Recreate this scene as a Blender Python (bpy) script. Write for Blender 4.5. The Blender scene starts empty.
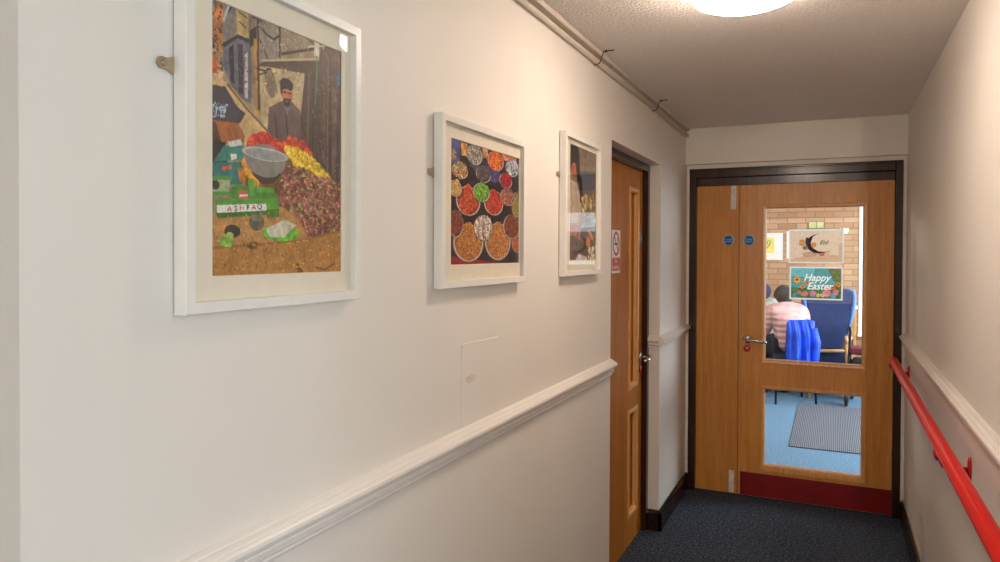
import bpy, bmesh, math, random
import numpy as np
from mathutils import Vector, Matrix
random.seed(7)
SC = bpy.context.scene
COL = SC.collection

# ------------------------------------------------------------------ camera, world, lights, exposure
cam_d = bpy.data.cameras.new('camera'); cam = bpy.data.objects.new('camera', cam_d); COL.objects.link(cam)
YAW, PITCH, ROLL = 0.4388, -0.0124, 0.0042
_f = Vector((-math.sin(YAW) * math.cos(PITCH), math.cos(YAW) * math.cos(PITCH), math.sin(PITCH)))
_r = Vector((math.cos(YAW), math.sin(YAW), 0)); _u = _r.cross(_f)
_x = _r * math.cos(ROLL) + _u * math.sin(ROLL); _y = _u * math.cos(ROLL) - _r * math.sin(ROLL)
cam.rotation_euler = Matrix((_x, _y, -_f)).transposed().to_euler()
cam.location = (0, 0, 1.5596)
cam_d.lens = 710.66 * .036; cam_d.shift_y = -0.01953; cam_d.sensor_width = 36; cam_d.clip_start = 0.02
SC.camera = cam
w = bpy.data.worlds.new('sky'); SC.world = w; w.use_nodes = True
bg = w.node_tree.nodes['Background']; bg.inputs[0].default_value = (0.80, 0.90, 1.0, 1); bg.inputs[1].default_value = 2.4
SC.view_settings.view_transform = 'Standard'; SC.view_settings.look = 'None'
SC.view_settings.exposure = 0.0; SC.view_settings.gamma = 1; SC.view_settings.use_curve_mapping = False
SC.cycles.max_bounces = 10; SC.cycles.diffuse_bounces = 6; SC.cycles.glossy_bounces = 4
SC.cycles.transparent_max_bounces = 12; SC.cycles.caustics_reflective = False; SC.cycles.caustics_refractive = False
SC.cycles.sample_clamp_indirect = 4.0

def area(name, loc, rot, sx, sy, power, col):
    l = bpy.data.lights.new(name, 'AREA'); l.shape = 'RECTANGLE'; l.size = sx; l.size_y = sy; l.energy = power; l.color = col
    o = bpy.data.objects.new(name, l); COL.objects.link(o); o.location = loc; o.rotation_euler = rot
    return o
def point(name, loc, power, col, r=.1):
    l = bpy.data.lights.new(name, 'POINT'); l.energy = power; l.color = col; l.shadow_soft_size = r
    o = bpy.data.objects.new(name, l); COL.objects.link(o); o.location = loc
    return o
LAMP_STRENGTH = 44.0
LAMP_COL = (1.0, 0.80, 0.655)
# daylight entering the lobby behind the camera, through the window of its right wall
area('lobby_daylight', (2.93, -1.3, 1.55), (0, math.radians(90), 0), 1.3, 2.2, 66, (0.86, 0.94, 1.0))
# daylight entering the hall beyond the door through its right-hand windows
area('hall_daylight', (2.13, 7.3, 1.55), (0, math.radians(90), 0), 1.3, 3.0, 170, (0.80, 0.90, 1.0))
point('lobby_fill', (1.2, -1.3, 2.1), 8, (1, .88, .76), .15)  # unseen fill light added to lift surfaces facing the lobby
# two unseen fill lights added far behind to brighten the corridor's far end
point('rear_fill_right', (1.0, -10, 2.1), 480, (1, .86, .73), .15)
point('rear_fill_left', (-1.75, -10, 2.1), 230, (1, .86, .73), .15)
point('hall_lamp', (-1.8, 7.2, 2.2), 40, (1, .86, .7))
point('side_room_fill', (-2.4, 3.4, 2.1), 25, (1, .85, .68))  # added fill light, lightens what shows through the side door glass

# ------------------------------------------------------------------ materials
def lin(c):
    c = np.asarray(c, float) / 255.0
    return np.where(c <= .04045, c / 12.92, ((c + .055) / 1.055) ** 2.4)
def rgba(c): return tuple(float(x) for x in lin(c)) + (1,)
class NT:
    def __init__(s, name, rough=.5, metal=0, spec=.5):
        s.m = bpy.data.materials.new(name); s.m.use_nodes = True; s.t = s.m.node_tree; s.b = s.t.nodes['Principled BSDF']
        s.b.inputs['Roughness'].default_value = rough; s.b.inputs['Metallic'].default_value = metal
        s.b.inputs['Specular IOR Level'].default_value = spec
        s.co = None
    def n(s, typ, **k):
        x = s.t.nodes.new(typ)
        for a, v in k.items(): setattr(x, a, v)
        return x
    def l(s, a, b): s.t.links.new(a, b)
    def coord(s, scale=(1, 1, 1)):
        tc = s.n('ShaderNodeTexCoord'); mp = s.n('ShaderNodeMapping'); mp.inputs['Scale'].default_value = scale
        s.l(tc.outputs['Object'], mp.inputs['Vector']); return mp.outputs['Vector']
    def noise(s, vec, scale, detail=3, rough=.5, dist=0):
        x = s.n('ShaderNodeTexNoise'); x.inputs['Scale'].default_value = scale; x.inputs['Detail'].default_value = detail
        x.inputs['Roughness'].default_value = rough; x.inputs['Distortion'].default_value = dist
        s.l(vec, x.inputs['Vector']); return x.outputs['Fac']
    def ramp(s, fac, stops):
        r = s.n('ShaderNodeValToRGB'); e = r.color_ramp.elements
        while len(e) < len(stops): e.new(.5)
        for i, (p, c) in enumerate(stops): e[i].position = p; e[i].color = rgba(c)
        s.l(fac, r.inputs['Fac']); return r.outputs['Color']
    def base(s, c):
        if isinstance(c, tuple): s.b.inputs['Base Color'].default_value = rgba(c)
        else: s.l(c, s.b.inputs['Base Color'])
        return s
    def bump(s, h, strength, dist=.001):
        b = s.n('ShaderNodeBump'); b.inputs['Strength'].default_value = strength; b.inputs['Distance'].default_value = dist
        s.l(h, b.inputs['Height']); s.l(b.outputs['Normal'], s.b.inputs['Normal']); return s
M = {}
def solid(name, c, rough=.5, metal=0, spec=.5, var=.06, scale=30, bump=0):
    t = NT(name, rough, metal, spec); f = t.noise(t.coord(), scale, 3)
    a = tuple(max(0, x * (1 - var)) for x in c); b = tuple(min(255, x * (1 + var)) for x in c)
    t.base(t.ramp(f, [(.3, a), (.7, b)]))
    if bump: t.bump(f, bump)
    M[name] = t.m; return t.m
def mk_wall(name, c, bump=.25):
    t = NT(name, .55, 0, .35); v = t.coord()
    f = t.noise(v, 2.2, 3); t.base(t.ramp(f, [(.3, tuple(x * .985 for x in c)), (.7, c)]))
    t.bump(t.noise(v, 140, 5, .65), bump, .0015); M[name] = t.m
mk_wall('wall_paint', (237, 233, 225))
mk_wall('gloss_paint', (242, 238, 232), .02); M['gloss_paint'].node_tree.nodes['Principled BSDF'].inputs['Roughness'].default_value = .28
def mk_ceiling():
    t = NT('stipple', .8, 0, .2); v = t.coord()
    vo = t.n('ShaderNodeTexVoronoi'); vo.inputs['Scale'].default_value = 110; t.l(v, vo.inputs['Vector'])
    n = t.noise(v, 95, 4, .7)
    mx = t.n('ShaderNodeMath', operation='ADD'); t.l(vo.outputs['Distance'], mx.inputs[0]); t.l(n, mx.inputs[1])
    t.base(t.ramp(n, [(.3, (232, 227, 222)), (.65, (246, 242, 238))])); t.bump(mx.outputs[0], .8, .006); M['stipple'] = t.m
mk_ceiling()
def mk_carpet(name, a, b, c, sc=420):
    t = NT(name, .95, 0, .1); v = t.coord(); f = t.noise(v, sc, 2, .7); g = t.noise(v, 70, 4, .6)
    mx = t.n('ShaderNodeMath', operation='ADD'); t.l(f, mx.inputs[0]); t.l(g, mx.inputs[1])
    h = t.n('ShaderNodeMath', operation='MULTIPLY'); t.l(mx.outputs[0], h.inputs[0]); h.inputs[1].default_value = .5
    t.base(t.ramp(h.outputs[0], [(.38, a), (.5, b), (.62, c)])); t.bump(f, .6, .004); M[name] = t.m
mk_carpet('carpet_dark', (30, 36, 48), (62, 72, 88), (118, 126, 138), 260)
mk_carpet('carpet_blue', (82, 112, 138), (106, 138, 164), (142, 172, 192), 90)
def mk_wood(name, a, b, c, axis='z', rough=.32, scale=1.0, spec=.5):
    t = NT(name, rough, 0, spec)
    s = {'z': (26, 26, 1.1), 'x': (1.1, 26, 26), 'y': (26, 1.1, 26)}[axis]
    v = t.coord(tuple(k * scale for k in s)); f = t.noise(v, 1.0, 6, .62, .6)
    v2 = t.coord(tuple(k * scale * 7 for k in s)); g = t.noise(v2, 1.0, 3, .6)
    mx = t.n('ShaderNodeMixRGB'); mx.blend_type = 'MULTIPLY'; mx.inputs[0].default_value = .35
    t.l(t.ramp(f, [(.3, a), (.5, b), (.72, c)]), mx.inputs[1]); t.l(t.ramp(g, [(.35, (170, 160, 150)), (.6, (255, 255, 255))]), mx.inputs[2])
    t.l(mx.outputs[0], t.b.inputs['Base Color']); M[name] = t.m
mk_wood('oak', (200, 132, 58), (213, 146, 70), (226, 160, 84), spec=.35)
mk_wood('oak_light', (220, 156, 84), (230, 168, 96), (238, 180, 110), rough=.3)
mk_wood('sapele', (176, 108, 32), (190, 120, 40), (202, 132, 50), rough=.5, spec=.12)
mk_wood('dark_gloss', (44, 26, 20), (54, 32, 24), (68, 42, 32), rough=.18, spec=.4)
mk_wood('skirting_dark', (34, 20, 16), (44, 26, 20), (54, 34, 26), axis='y', rough=.2)
mk_wood('table_wood', (190, 140, 84), (206, 156, 98), (220, 172, 114), axis='x', rough=.3)
solid('white_frame', (238, 236, 230), .35, var=.01)
solid('mat_board', (238, 230, 212), .8, var=.012)
solid('backing_board', (120, 96, 70), .8)
solid('brass', (186, 166, 134), .38, .85)
solid('steel', (200, 198, 192), .25, .95)
solid('screw_steel', (170, 170, 168), .3, .9)
solid('conduit_paint', (214, 204, 192), .45, var=.02)
solid('clip_metal', (96, 84, 72), .5, .7)
solid('red_gloss', (222, 14, 8), .3, spec=.35, var=.02)
solid('red_bracket', (196, 14, 18), .25, var=.03)
solid('kick_red', (122, 8, 14), .3, var=.08, scale=8)
solid('sign_white', (236, 232, 226), .35, var=.01)
solid('sign_blue', (20, 112, 196), .35, var=.03)
solid('sign_red', (196, 20, 30), .35, var=.03)
solid('sign_black', (30, 28, 30), .4)
solid('flush_metal', (230, 224, 214), .4, 0)
solid('plate_paint', (226, 220, 210), .5, var=.01)
solid('stain', (222, 214, 198), .6, var=.06, scale=60)
solid('lamp_base', (236, 232, 224), .4, var=.01)
solid('paper', (232, 228, 222), .5, var=.01)
solid('paper_yellow', (236, 214, 100), .6, var=.05)
solid('paper_ink', (90, 110, 60), .6)
solid('sign_green', (200, 196, 130), .5, var=.05)
solid('tape', (250, 250, 248), .3, var=.01)
solid('skin', (206, 150, 118), .5, var=.05)
solid('hair_black', (38, 30, 30), .7, var=.4, scale=60, bump=1)
solid('navy_wool', (28, 38, 88), .8, var=.2, scale=60)
solid('coat_blue', (30, 84, 226), .5, var=.15, scale=9)
solid('trousers', (46, 48, 60), .8)
solid('white_top', (214, 226, 216), .8, var=.08)
solid('shoe', (36, 32, 34), .5)
solid('chair_fabric', (22, 44, 94), .6, var=.12, scale=14)
solid('chair_edge', (74, 130, 206), .5, var=.1)
solid('black_plastic', (26, 26, 30), .35)
solid('maroon', (110, 24, 40), .6)
solid('chair_wood', (214, 164, 104), .35, var=.06)
solid('window_white', (240, 240, 238), .4, var=.01)
solid('glass_gasket', (40, 30, 24), .5)
def mk_puffer():
    t = NT('puffer_pink', .42); v = t.coord()
    wv = t.n('ShaderNodeTexWave', wave_type='BANDS', bands_direction='Z'); wv.inputs['Scale'].default_value = 5.2; wv.inputs['Distortion'].default_value = 1.2
    t.l(v, wv.inputs['Vector']); f = t.noise(v, 16, 3)
    t.base(t.ramp(f, [(.3, (214, 160, 156)), (.7, (236, 188, 180))])); t.bump(wv.outputs['Fac'], .7, .014); M['puffer_pink'] = t.m
mk_puffer()
def mk_brick():
    t = NT('brick', .85, 0, .2); tc = t.n('ShaderNodeTexCoord'); sp = t.n('ShaderNodeSeparateXYZ'); cb = t.n('ShaderNodeCombineXYZ')
    t.l(tc.outputs['Object'], sp.inputs[0]); t.l(sp.outputs['X'], cb.inputs[0]); t.l(sp.outputs['Z'], cb.inputs[1])
    b = t.n('ShaderNodeTexBrick'); t.l(cb.outputs[0], b.inputs['Vector']); b.inputs['Scale'].default_value = 1
    b.inputs['Brick Width'].default_value = .207; b.inputs['Row Height'].default_value = .069; b.inputs['Mortar Size'].default_value = .006
    b.inputs['Color1'].default_value = rgba((196, 154, 116)); b.inputs['Color2'].default_value = rgba((172, 128, 92)); b.inputs['Mortar'].default_value = rgba((140, 112, 92))
    t.l(b.outputs['Color'], t.b.inputs['Base Color']); t.bump(b.outputs['Fac'], -.5, .004); M['brick'] = t.m
mk_brick()
def mk_mat_rib():
    t = NT('rib_mat', .9, 0, .15); v = t.coord()
    wv = t.n('ShaderNodeTexWave', wave_type='BANDS', bands_direction='X'); wv.inputs['Scale'].default_value = 22; wv.inputs['Distortion'].default_value = 0
    t.l(v, wv.inputs['Vector']); t.base(t.ramp(wv.outputs['Fac'], [(.2, (78, 80, 90)), (.8, (134, 136, 142))])); t.bump(wv.outputs['Fac'], .6, .004); M['rib_mat'] = t.m
mk_mat_rib()
def mk_glass(name, ior=1.45, tint=(.985, .99, .985)):
    m = bpy.data.materials.new(name); m.use_nodes = True; t = m.node_tree; t.nodes.clear()
    o = t.nodes.new('ShaderNodeOutputMaterial'); tr = t.nodes.new('ShaderNodeBsdfTransparent'); gl = t.nodes.new('ShaderNodeBsdfGlossy')
    tr.inputs[0].default_value = tint + (1,); gl.inputs['Roughness'].default_value = .0
    fr = t.nodes.new('ShaderNodeFresnel'); ge = t.nodes.new('ShaderNodeNewGeometry'); io = t.nodes.new('ShaderNodeMix'); io.data_type = 'FLOAT'
    io.inputs['A'].default_value = ior; io.inputs['B'].default_value = 1 / ior
    t.links.new(ge.outputs['Backfacing'], io.inputs['Factor']); t.links.new(io.outputs['Result'], fr.inputs[0]); mx = t.nodes.new('ShaderNodeMixShader')
    t.links.new(fr.outputs[0], mx.inputs[0]); t.links.new(tr.outputs[0], mx.inputs[1]); t.links.new(gl.outputs[0], mx.inputs[2]); t.links.new(mx.outputs[0], o.inputs[0])
    M[name] = m
mk_glass('glass')
mk_glass('picture_glass', 1.18, (.995, .995, .99))
def mk_emit(name, col, s):
    m = bpy.data.materials.new(name); m.use_nodes = True; t = m.node_tree; t.nodes.clear()
    o = t.nodes.new('ShaderNodeOutputMaterial'); e = t.nodes.new('ShaderNodeEmission'); e.inputs[0].default_value = col + (1,); e.inputs[1].default_value = s
    t.links.new(e.outputs[0], o.inputs[0]); M[name] = m
mk_emit('lamp_glow', LAMP_COL, LAMP_STRENGTH)
def mk_print():
    t = NT('printed_picture', .45); a = t.n('ShaderNodeAttribute'); a.attribute_name = 'ink'
    t.l(a.outputs['Color'], t.b.inputs['Base Color']); M['printed_picture'] = t.m
mk_print()
def mk_thin(name, ink_attr, c=(236, 232, 226)):
    # thin paper that lets light through from behind
    m = bpy.data.materials.new(name); m.use_nodes = True; t = m.node_tree; p = t.nodes['Principled BSDF']; o = t.nodes['Material Output']
    p.inputs['Roughness'].default_value = .5; tr = t.nodes.new('ShaderNodeBsdfTranslucent'); mx = t.nodes.new('ShaderNodeMixShader'); mx.inputs[0].default_value = .6
    if ink_attr:
        a = t.nodes.new('ShaderNodeAttribute'); a.attribute_name = 'ink'
        for s in (p.inputs['Base Color'], tr.inputs['Color']): t.links.new(a.outputs['Color'], s)
    else: p.inputs['Base Color'].default_value = rgba(c); tr.inputs['Color'].default_value = rgba(c)
    t.links.new(p.outputs[0], mx.inputs[1]); t.links.new(tr.outputs[0], mx.inputs[2]); t.links.new(mx.outputs[0], o.inputs['Surface']); M[name] = m
mk_thin('thin_print', True); mk_thin('thin_paper', False)

# ------------------------------------------------------------------ building helpers
def tag(o, label=None, cat=None, group=None, kind=None):
    if label: o['label'] = label
    if cat: o['category'] = cat
    if group: o['group'] = group
    if kind: o['kind'] = kind
    return o
def empty(name, loc=(0, 0, 0), rz=0, label=None, cat=None, group=None, kind=None):
    o = bpy.data.objects.new(name, None); COL.objects.link(o); o.location = loc; o.rotation_euler = (0, 0, rz); o.empty_display_size = .05
    return tag(o, label, cat, group, kind)
# frames of reference: a flat fitting is drawn as (u along the wall, v up, w out of the wall)
ident = lambda u, v, w: (u, v, w)
def on_left(x0): return lambda u, v, w: (x0 + w, u, v)
def on_end(y0): return lambda u, v, w: (u, y0 - w, v)
class MB:
    def __init__(s, f=ident): s.v = []; s.f = []; s.sm = []; s.m = f
    def add(s, vs, fs, smooth=False):
        k = len(s.v); s.v += [s.m(*p) for p in vs]; s.f += [tuple(i + k for i in q) for q in fs]; s.sm += [smooth] * len(fs); return s
    def box(s, a, b):
        (x0, y0, z0), (x1, y1, z1) = a, b
        return s.add([(x0, y0, z0), (x1, y0, z0), (x1, y1, z0), (x0, y1, z0), (x0, y0, z1), (x1, y0, z1), (x1, y1, z1), (x0, y1, z1)],
              [(0, 3, 2, 1), (4, 5, 6, 7), (0, 1, 5, 4), (1, 2, 6, 5), (2, 3, 7, 6), (3, 0, 4, 7)])
    def ring(s, o, i, prof):
        """picture-frame solid: o=(u0,v0,u1,v1) outer, i inner; prof = list of (t, w) running from outer back to inner back, t 0 outer..1 inner"""
        vs = []; n = len(prof)
        for t, wv in prof:
            u0, v0, u1, v1 = [o[k] + (i[k] - o[k]) * t for k in range(4)]
            vs += [(u0, v0, wv), (u1, v0, wv), (u1, v1, wv), (u0, v1, wv)]
        fs = []
        for a in range(n):
            b = (a + 1) % n
            for k in range(4):
                l = (k + 1) % 4; fs.append((a * 4 + k, a * 4 + l, b * 4 + l, b * 4 + k))
        return s.add(vs, fs)
    def prism(s, prof, axis, a, b, smooth=False):
        """prof = closed outline in the two other axes, pushed from a to b along axis (0,1,2)"""
        n = len(prof); vs = []
        for e in (a, b):
            for p in prof:
                q = list(p); q.insert(axis, e); vs.append(tuple(q))
        fs = [tuple(range(n))[::-1], tuple(range(n, 2 * n))]
        s.add(vs, fs); k = len(s.v) - 2 * n
        for i in range(n):
            j = (i + 1) % n; s.f.append((k + i, k + j, k + n + j, k + n + i)); s.sm.append(smooth)
        return s
    def tube(s, pts, r, n=12, caps=True, smooth=True, flat=1.0):
        pts = [Vector(p) for p in pts]; rs = r if isinstance(r, (list, tuple)) else [r] * len(pts); vs = []; up = None
        for i, p in enumerate(pts):
            t = (pts[min(i + 1, len(pts) - 1)] - pts[max(i - 1, 0)]).normalized()
            if up is None: up = t.orthogonal().normalized()
            up = (up - t * up.dot(t)).normalized(); sd = t.cross(up)
            for k in range(n):
                a = 2 * math.pi * k / n; q = p + up * math.cos(a) * rs[i] + sd * math.sin(a) * rs[i] * flat; vs.append(tuple(q))
        fs = []
        for i in range(len(pts) - 1):
            for k in range(n):
                l = (k + 1) % n; fs.append((i * n + k, i * n + l, (i + 1) * n + l, (i + 1) * n + k))
        s.add(vs, fs, smooth)
        if caps:
            k0 = len(s.v) - len(vs); s.f += [tuple(k0 + k for k in range(n))[::-1], tuple(k0 + len(vs) - n + k for k in range(n))]; s.sm += [False, False]
        return s
    def lathe(s, prof, c=(0, 0, 0), axis=2, n=32, smooth=True, sx=1, sy=1):
        """prof = (radius, height) list; axis = direction of the height"""
        vs = []
        for r, h in prof:
            for k in range(n):
                a = 2 * math.pi * k / n; p = [r * math.cos(a) * sx, r * math.sin(a) * sy]; p.insert(axis, h)
                vs.append((c[0] + p[0], c[1] + p[1], c[2] + p[2]))
        fs = [(i * n + k, i * n + (k + 1) % n, (i + 1) * n + (k + 1) % n, (i + 1) * n + k) for i in range(len(prof) - 1) for k in range(n)]
        s.add(vs, fs, smooth); k0 = len(s.v) - len(vs)
        s.f += [tuple(k0 + k for k in range(n))[::-1], tuple(k0 + len(vs) - n + k for k in range(n))]; s.sm += [False, False]
        return s
    def blob(s, c, rx, ry, rz, n=16, m=10, f=None):
        vs = []; fs = []
        for i in range(m + 1):
            th = math.pi * i / m
            for k in range(n):
                a = 2 * math.pi * k / n; d = Vector((math.sin(th) * math.cos(a), math.sin(th) * math.sin(a), math.cos(th)))
                q = f(d) if f else 1; vs.append((c[0] + d.x * rx * q, c[1] + d.y * ry * q, c[2] + d.z * rz * q))
        for i in range(m):
            for k in range(n):
                l = (k + 1) % n; fs.append((i * n + k, (i + 1) * n + k, (i + 1) * n + l, i * n + l))
        return s.add(vs, fs, True)
    def build(s, name, mat, parent=None, bevel=0, seg=2):
        me = bpy.data.meshes.new(name); me.from_pydata(s.v, [], s.f); me.update()
        bm = bmesh.new(); bm.from_mesh(me); 
        bmesh.ops.remove_doubles(bm, verts=bm.verts, dist=1e-6) if any(s.sm) else None
        bmesh.ops.recalc_face_normals(bm, faces=bm.faces); bm.to_mesh(me); bm.free()
        if len(me.polygons) == len(s.sm):
            me.polygons.foreach_set('use_smooth', s.sm)
        elif any(s.sm):
            me.polygons.foreach_set('use_smooth', [True] * len(me.polygons))
        me.materials.append(M[mat] if isinstance(mat, str) else mat)
        o = bpy.data.objects.new(name, me); COL.objects.link(o)
        if parent: o.parent = parent
        if bevel:
            b = o.modifiers.new('bevel', 'BEVEL'); b.width = bevel; b.segments = seg; b.limit_method = 'ANGLE'; b.angle_limit = math.radians(40)
        return o
def struct(name, mb, mat, label, cat, parent=None, bevel=0):
    o = mb.build(name, mat, parent, bevel)
    if not parent: tag(o, label, cat, kind='structure')
    return o
def text(name, body, size, mat, parent, loc, rot, depth=.0004, align='CENTER', shear=0, xs=1):
    cu = bpy.data.curves.new(name, 'FONT'); cu.body = body; cu.size = size; cu.align_x = align; cu.align_y = 'CENTER'; cu.extrude = depth; cu.shear = shear; cu.space_line = .95
    tmp = bpy.data.objects.new('tmp', cu); COL.objects.link(tmp)
    dg = bpy.context.evaluated_depsgraph_get(); me = bpy.data.meshes.new_from_object(tmp.evaluated_get(dg)); me.name = name
    bpy.data.objects.remove(tmp); me.materials.clear(); me.materials.append(M[mat])
    o = bpy.data.objects.new(name, me); COL.objects.link(o); o.parent = parent; o.location = loc; o.rotation_euler = rot; o.scale = (xs, 1, 1)
    return o
# ------------------------------------------------------------------ the place: measures in metres
L, RW = -0.880, 0.3847          # faces of the left and right corridor walls
CE = 2.370                     # ceiling
DY = 4.796                     # face of the fire door at the end
OPEN0, OPEN1, OPENZ = 3.016, 3.990, 2.055   # opening in the left wall
REC = .06                      # depth of white reveal

C0 = .524                      # start of the left wall

# floor, ceiling, walls
struct('floor', MB().box((-4.1, -3.1, -.1), (3.1, DY + .02, 0)).box((-2.3, -15.1, -.1), (2.3, -3.1, 0)), 'carpet_dark', 'dark blue grey carpet of the corridor', 'floor')
struct('floor_hall', MB().box((-4.1, DY + .02, -.1), (3.1, 9.55, 0)), 'carpet_blue', 'light blue carpet of the hall behind the door', 'floor')
struct('ceiling', MB().box((-4.1, -3.1, CE), (3.1, 9.55, CE + .1)).box((-2.3, -15.1, CE), (2.3, -3.1, CE + .1)), 'stipple', 'stippled off-white ceiling', 'ceiling')
m = MB()
m.box((-1.025, C0, 0), (L, OPEN0, CE)); m.box((-1.025, OPEN0, OPENZ), (L, OPEN1, CE)); m.box((-1.025, OPEN1, 0), (L, DY - .021, CE))
m.box((-4.1, C0, 0), (-1.025, C0 + .1, CE))
struct('wall_left', m, 'wall_paint', 'cream left corridor wall with three framed pictures', 'wall')
m = MB(); m.box((RW, .6, 0), (RW + .15, DY - .021, CE)); m.box((RW + .15, .6, 0), (3.1, .7, CE))
struct('wall_right', m, 'wall_paint', 'cream right corridor wall above and below the dado rail', 'wall')
m = MB()
m.box((-4.1, DY - .021, 0), (-.8625, 4.98, CE)); m.box((.3665, DY - .021, 0), (3.1, 4.98, CE)); m.box((-.8625, DY - .021, 2.108), (.3665, 4.98, CE))
m.box((L, DY - .07, 2.139), (RW, DY - .021, CE))
struct('wall_end', m, 'wall_paint', 'cream end wall above the double fire door', 'wall')
m = MB(); m.box((-4.1, -3.1, 0), (-2.2, -3.0, CE)); m.box((2.2, -3.1, 0), (3.1, -3.0, CE)); m.box((-2.3, -15.0, 0), (-2.2, -3.1, CE)); m.box((2.2, -15.0, 0), (2.3, -3.1, CE)); m.box((-2.3, -15.1, 0), (2.3, -15.0, CE)); m.box((-4.1, -3.0, 0), (-4.0, C0, CE))
m.box((3.0, -3.0, 0), (3.1, -2.42, CE)); m.box((3.0, -.18, 0), (3.1, .6, CE)); m.box((3.0, -2.42, 0), (3.1, -.18, .88)); m.box((3.0, -2.42, 2.22), (3.1, -.18, CE))
struct('wall_back', m, 'wall_paint', 'cream lobby walls behind the camera', 'wall')
struct('wall_side_room', MB().box((-4.1, C0 + .1, 0), (-4.0, DY - .021, CE)), 'wall_paint', 'cream wall of the side room', 'wall')
# hall beyond the door
m = MB(); m.box((-4.1, 9.4, 0), (.272, 9.55, CE)); m.box((.272, 9.4, 0), (1.7, 9.55, .62)); m.box((.272, 9.4, 2.25), (1.7, 9.55, CE)); m.box((1.7, 9.4, 0), (3.1, 9.55, CE))
struct('wall_hall_back', m, 'brick', 'buff brick back wall of the hall seen through the door', 'wall')
m = MB(); m.box((2.2, 4.98, 0), (2.3, 9.4, .85)); m.box((2.2, 4.98, 2.25), (2.3, 9.4, CE)); m.box((2.2, 4.98, .85), (2.3, 5.75, 2.25)); m.box((2.2, 8.85, .85), (2.3, 9.4, 2.25))
struct('wall_hall_right', m, 'brick', 'brick wall on the right side of the hall', 'wall')
struct('wall_hall_left', MB().box((-4.1, 4.98, 0), (-4.0, 9.4, CE)), 'brick', 'brick wall on the left side of the hall', 'wall')

def window(name, f, u0, v0, u1, v1, nm, label):
    t = empty(name, kind='structure', label=label, cat='window')
    MB(f).ring((u0, v0, u1, v1), (u0 + .05, v0 + .05, u1 - .05, v1 - .05), [(0, -.08), (0, .01), (1, .01), (1, -.08)]).build('window_frame', 'window_white', t, .003)
    m = MB(f)
    for k in range(1, nm + 1):
        u = u0 + (u1 - u0) * k / (nm + 1); m.box((u - .02, v0 + .05, -.07), (u + .02, v1 - .05, 0))
    m.build('mullion', 'window_white', t); MB(f).box((u0 + .05, v0 + .05, -.04), (u1 - .05, v1 - .05, -.036)).build('glass_pane', 'glass', t)
    MB(f).box((u0 - .01, v0 - .03, -.08), (u1 + .01, v0, .06)).build('window_sill', 'window_white', t, .004)
window('window_1', on_end(9.4), .272, .62, 1.7, 2.25, 1, 'tall bright white-framed window at the end of the brick wall')
window('window_2', lambda u, v, w: (2.2 - w, u, v), 5.75, .85, 8.85, 2.25, 2, 'white-framed window in the right hall wall')
window('window_3', lambda u, v, w: (3.0 - w, u, v), -2.42, .88, -.18, 2.22, 1, 'white-framed window of the lobby behind the camera')

# skirting boards
sk = [(0, 0), (0, .10), (.006, .115), (.014, .112), (.018, .095), (.018, 0)]
def skirt(name, a, b, x0, s, parent=None, label=''):
    m = MB().prism([(x0 + s * p, z) for p, z in sk], 1, a, b)
    return struct(name, m, 'skirting_dark', label, 'skirting board', parent)
m = MB()
m.prism([(L + p, z) for p, z in sk], 1, C0, OPEN0); m.prism([(L + p, z) for p, z in sk], 1, OPEN1 - .018, DY - .021)
m.prism([(OPEN1 - p, z) for p, z in sk], 0, L - REC, L + .018)
struct('baseboard_left', m, 'skirting_dark', 'dark glossy skirting board along the left wall beside the fire door', 'skirting board')
struct('baseboard_right', MB().prism([(RW - p, z) for p, z in sk], 1, .6, DY - .021), 'skirting_dark', 'dark glossy skirting board along the right wall', 'skirting board')

# dado rails: moulded profile (out of wall, height)
dado = [(0, 1.026), (.007, 1.026), (.009, 1.031), (.007, 1.037), (.012, 1.038), (.019, 1.044), (.020, 1.050), (.014, 1.053), (.014, 1.057), (.022, 1.060), (.030, 1.066), (.033, 1.074), (.032, 1.080), (.027, 1.084), (.024, 1.0835), (.022, 1.087), (.016, 1.091), (.013, 1.0905), (.011, 1.094), (.005, 1.097), (0, 1.098)]
m = MB().prism([(L + p, z) for p, z in dado], 1, C0, OPEN0)
m.prism([(L + p, z) for p, z in dado], 1, OPEN1 - .033, DY - .021)
m.prism([(OPEN1 - p, z) for p, z in dado], 0, L - REC, L + .005)
struct('trim_1', m, 'gloss_paint', 'white moulded dado rail along the left wall', 'dado rail')
struct('trim_2', MB().prism([(RW - p, z) for p, z in dado], 1, .6, DY - .021), 'gloss_paint', 'white moulded dado rail along the right wall above the red handrail', 'dado rail')

# ------------------------------------------------------------------ doors
def leaf(f, u0, v0, u1, v1, holes, mat, parent, th=.044, name='door_leaf'):
    """stiles and rails round the glazed openings, holes = [(u0,v0,u1,v1)] sharing u range, bottom to top"""
    m = MB(f)
    if not holes: m.box((u0, v0, -th), (u1, v1, 0))
    else:
        hu0 = holes[0][0]; hu1 = holes[0][2]
        m.box((u0, v0, -th), (hu0, v1, 0)); m.box((hu1, v0, -th), (u1, v1, 0)); z = v0
        for h in holes: m.box((hu0, z, -th), (hu1, h[1], 0)); z = h[3]
        m.box((hu0, z, -th), (hu1, v1, 0))
    return m.build(name, mat, parent)
def glazing(f, hole, bead, parent, th=.044, mat='oak_light'):
    """beads on both faces and a wired glass pane"""
    inn = (hole[0] + .003, hole[1] + .003, hole[2] - .003, hole[3] - .003)
    m = MB(f); m.ring(bead, inn, [(0, 0), (0, .006), (.25, .009), (.7, .008), (1, -.002), (1, -.016), (.85, -.016), (.85, 0)])
    m.ring(bead, inn, [(0, -th), (0, -th - .008), (.7, -th - .008), (1, -th + .002), (1, -th + .016), (.85, -th + .016), (.85, -th)])
    m.build('glazing_bead', mat, parent)
    MB(f).box((hole[0], hole[1], -.025), (hole[2], hole[3], -.019)).build('glass_pane', 'glass', parent)

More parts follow.
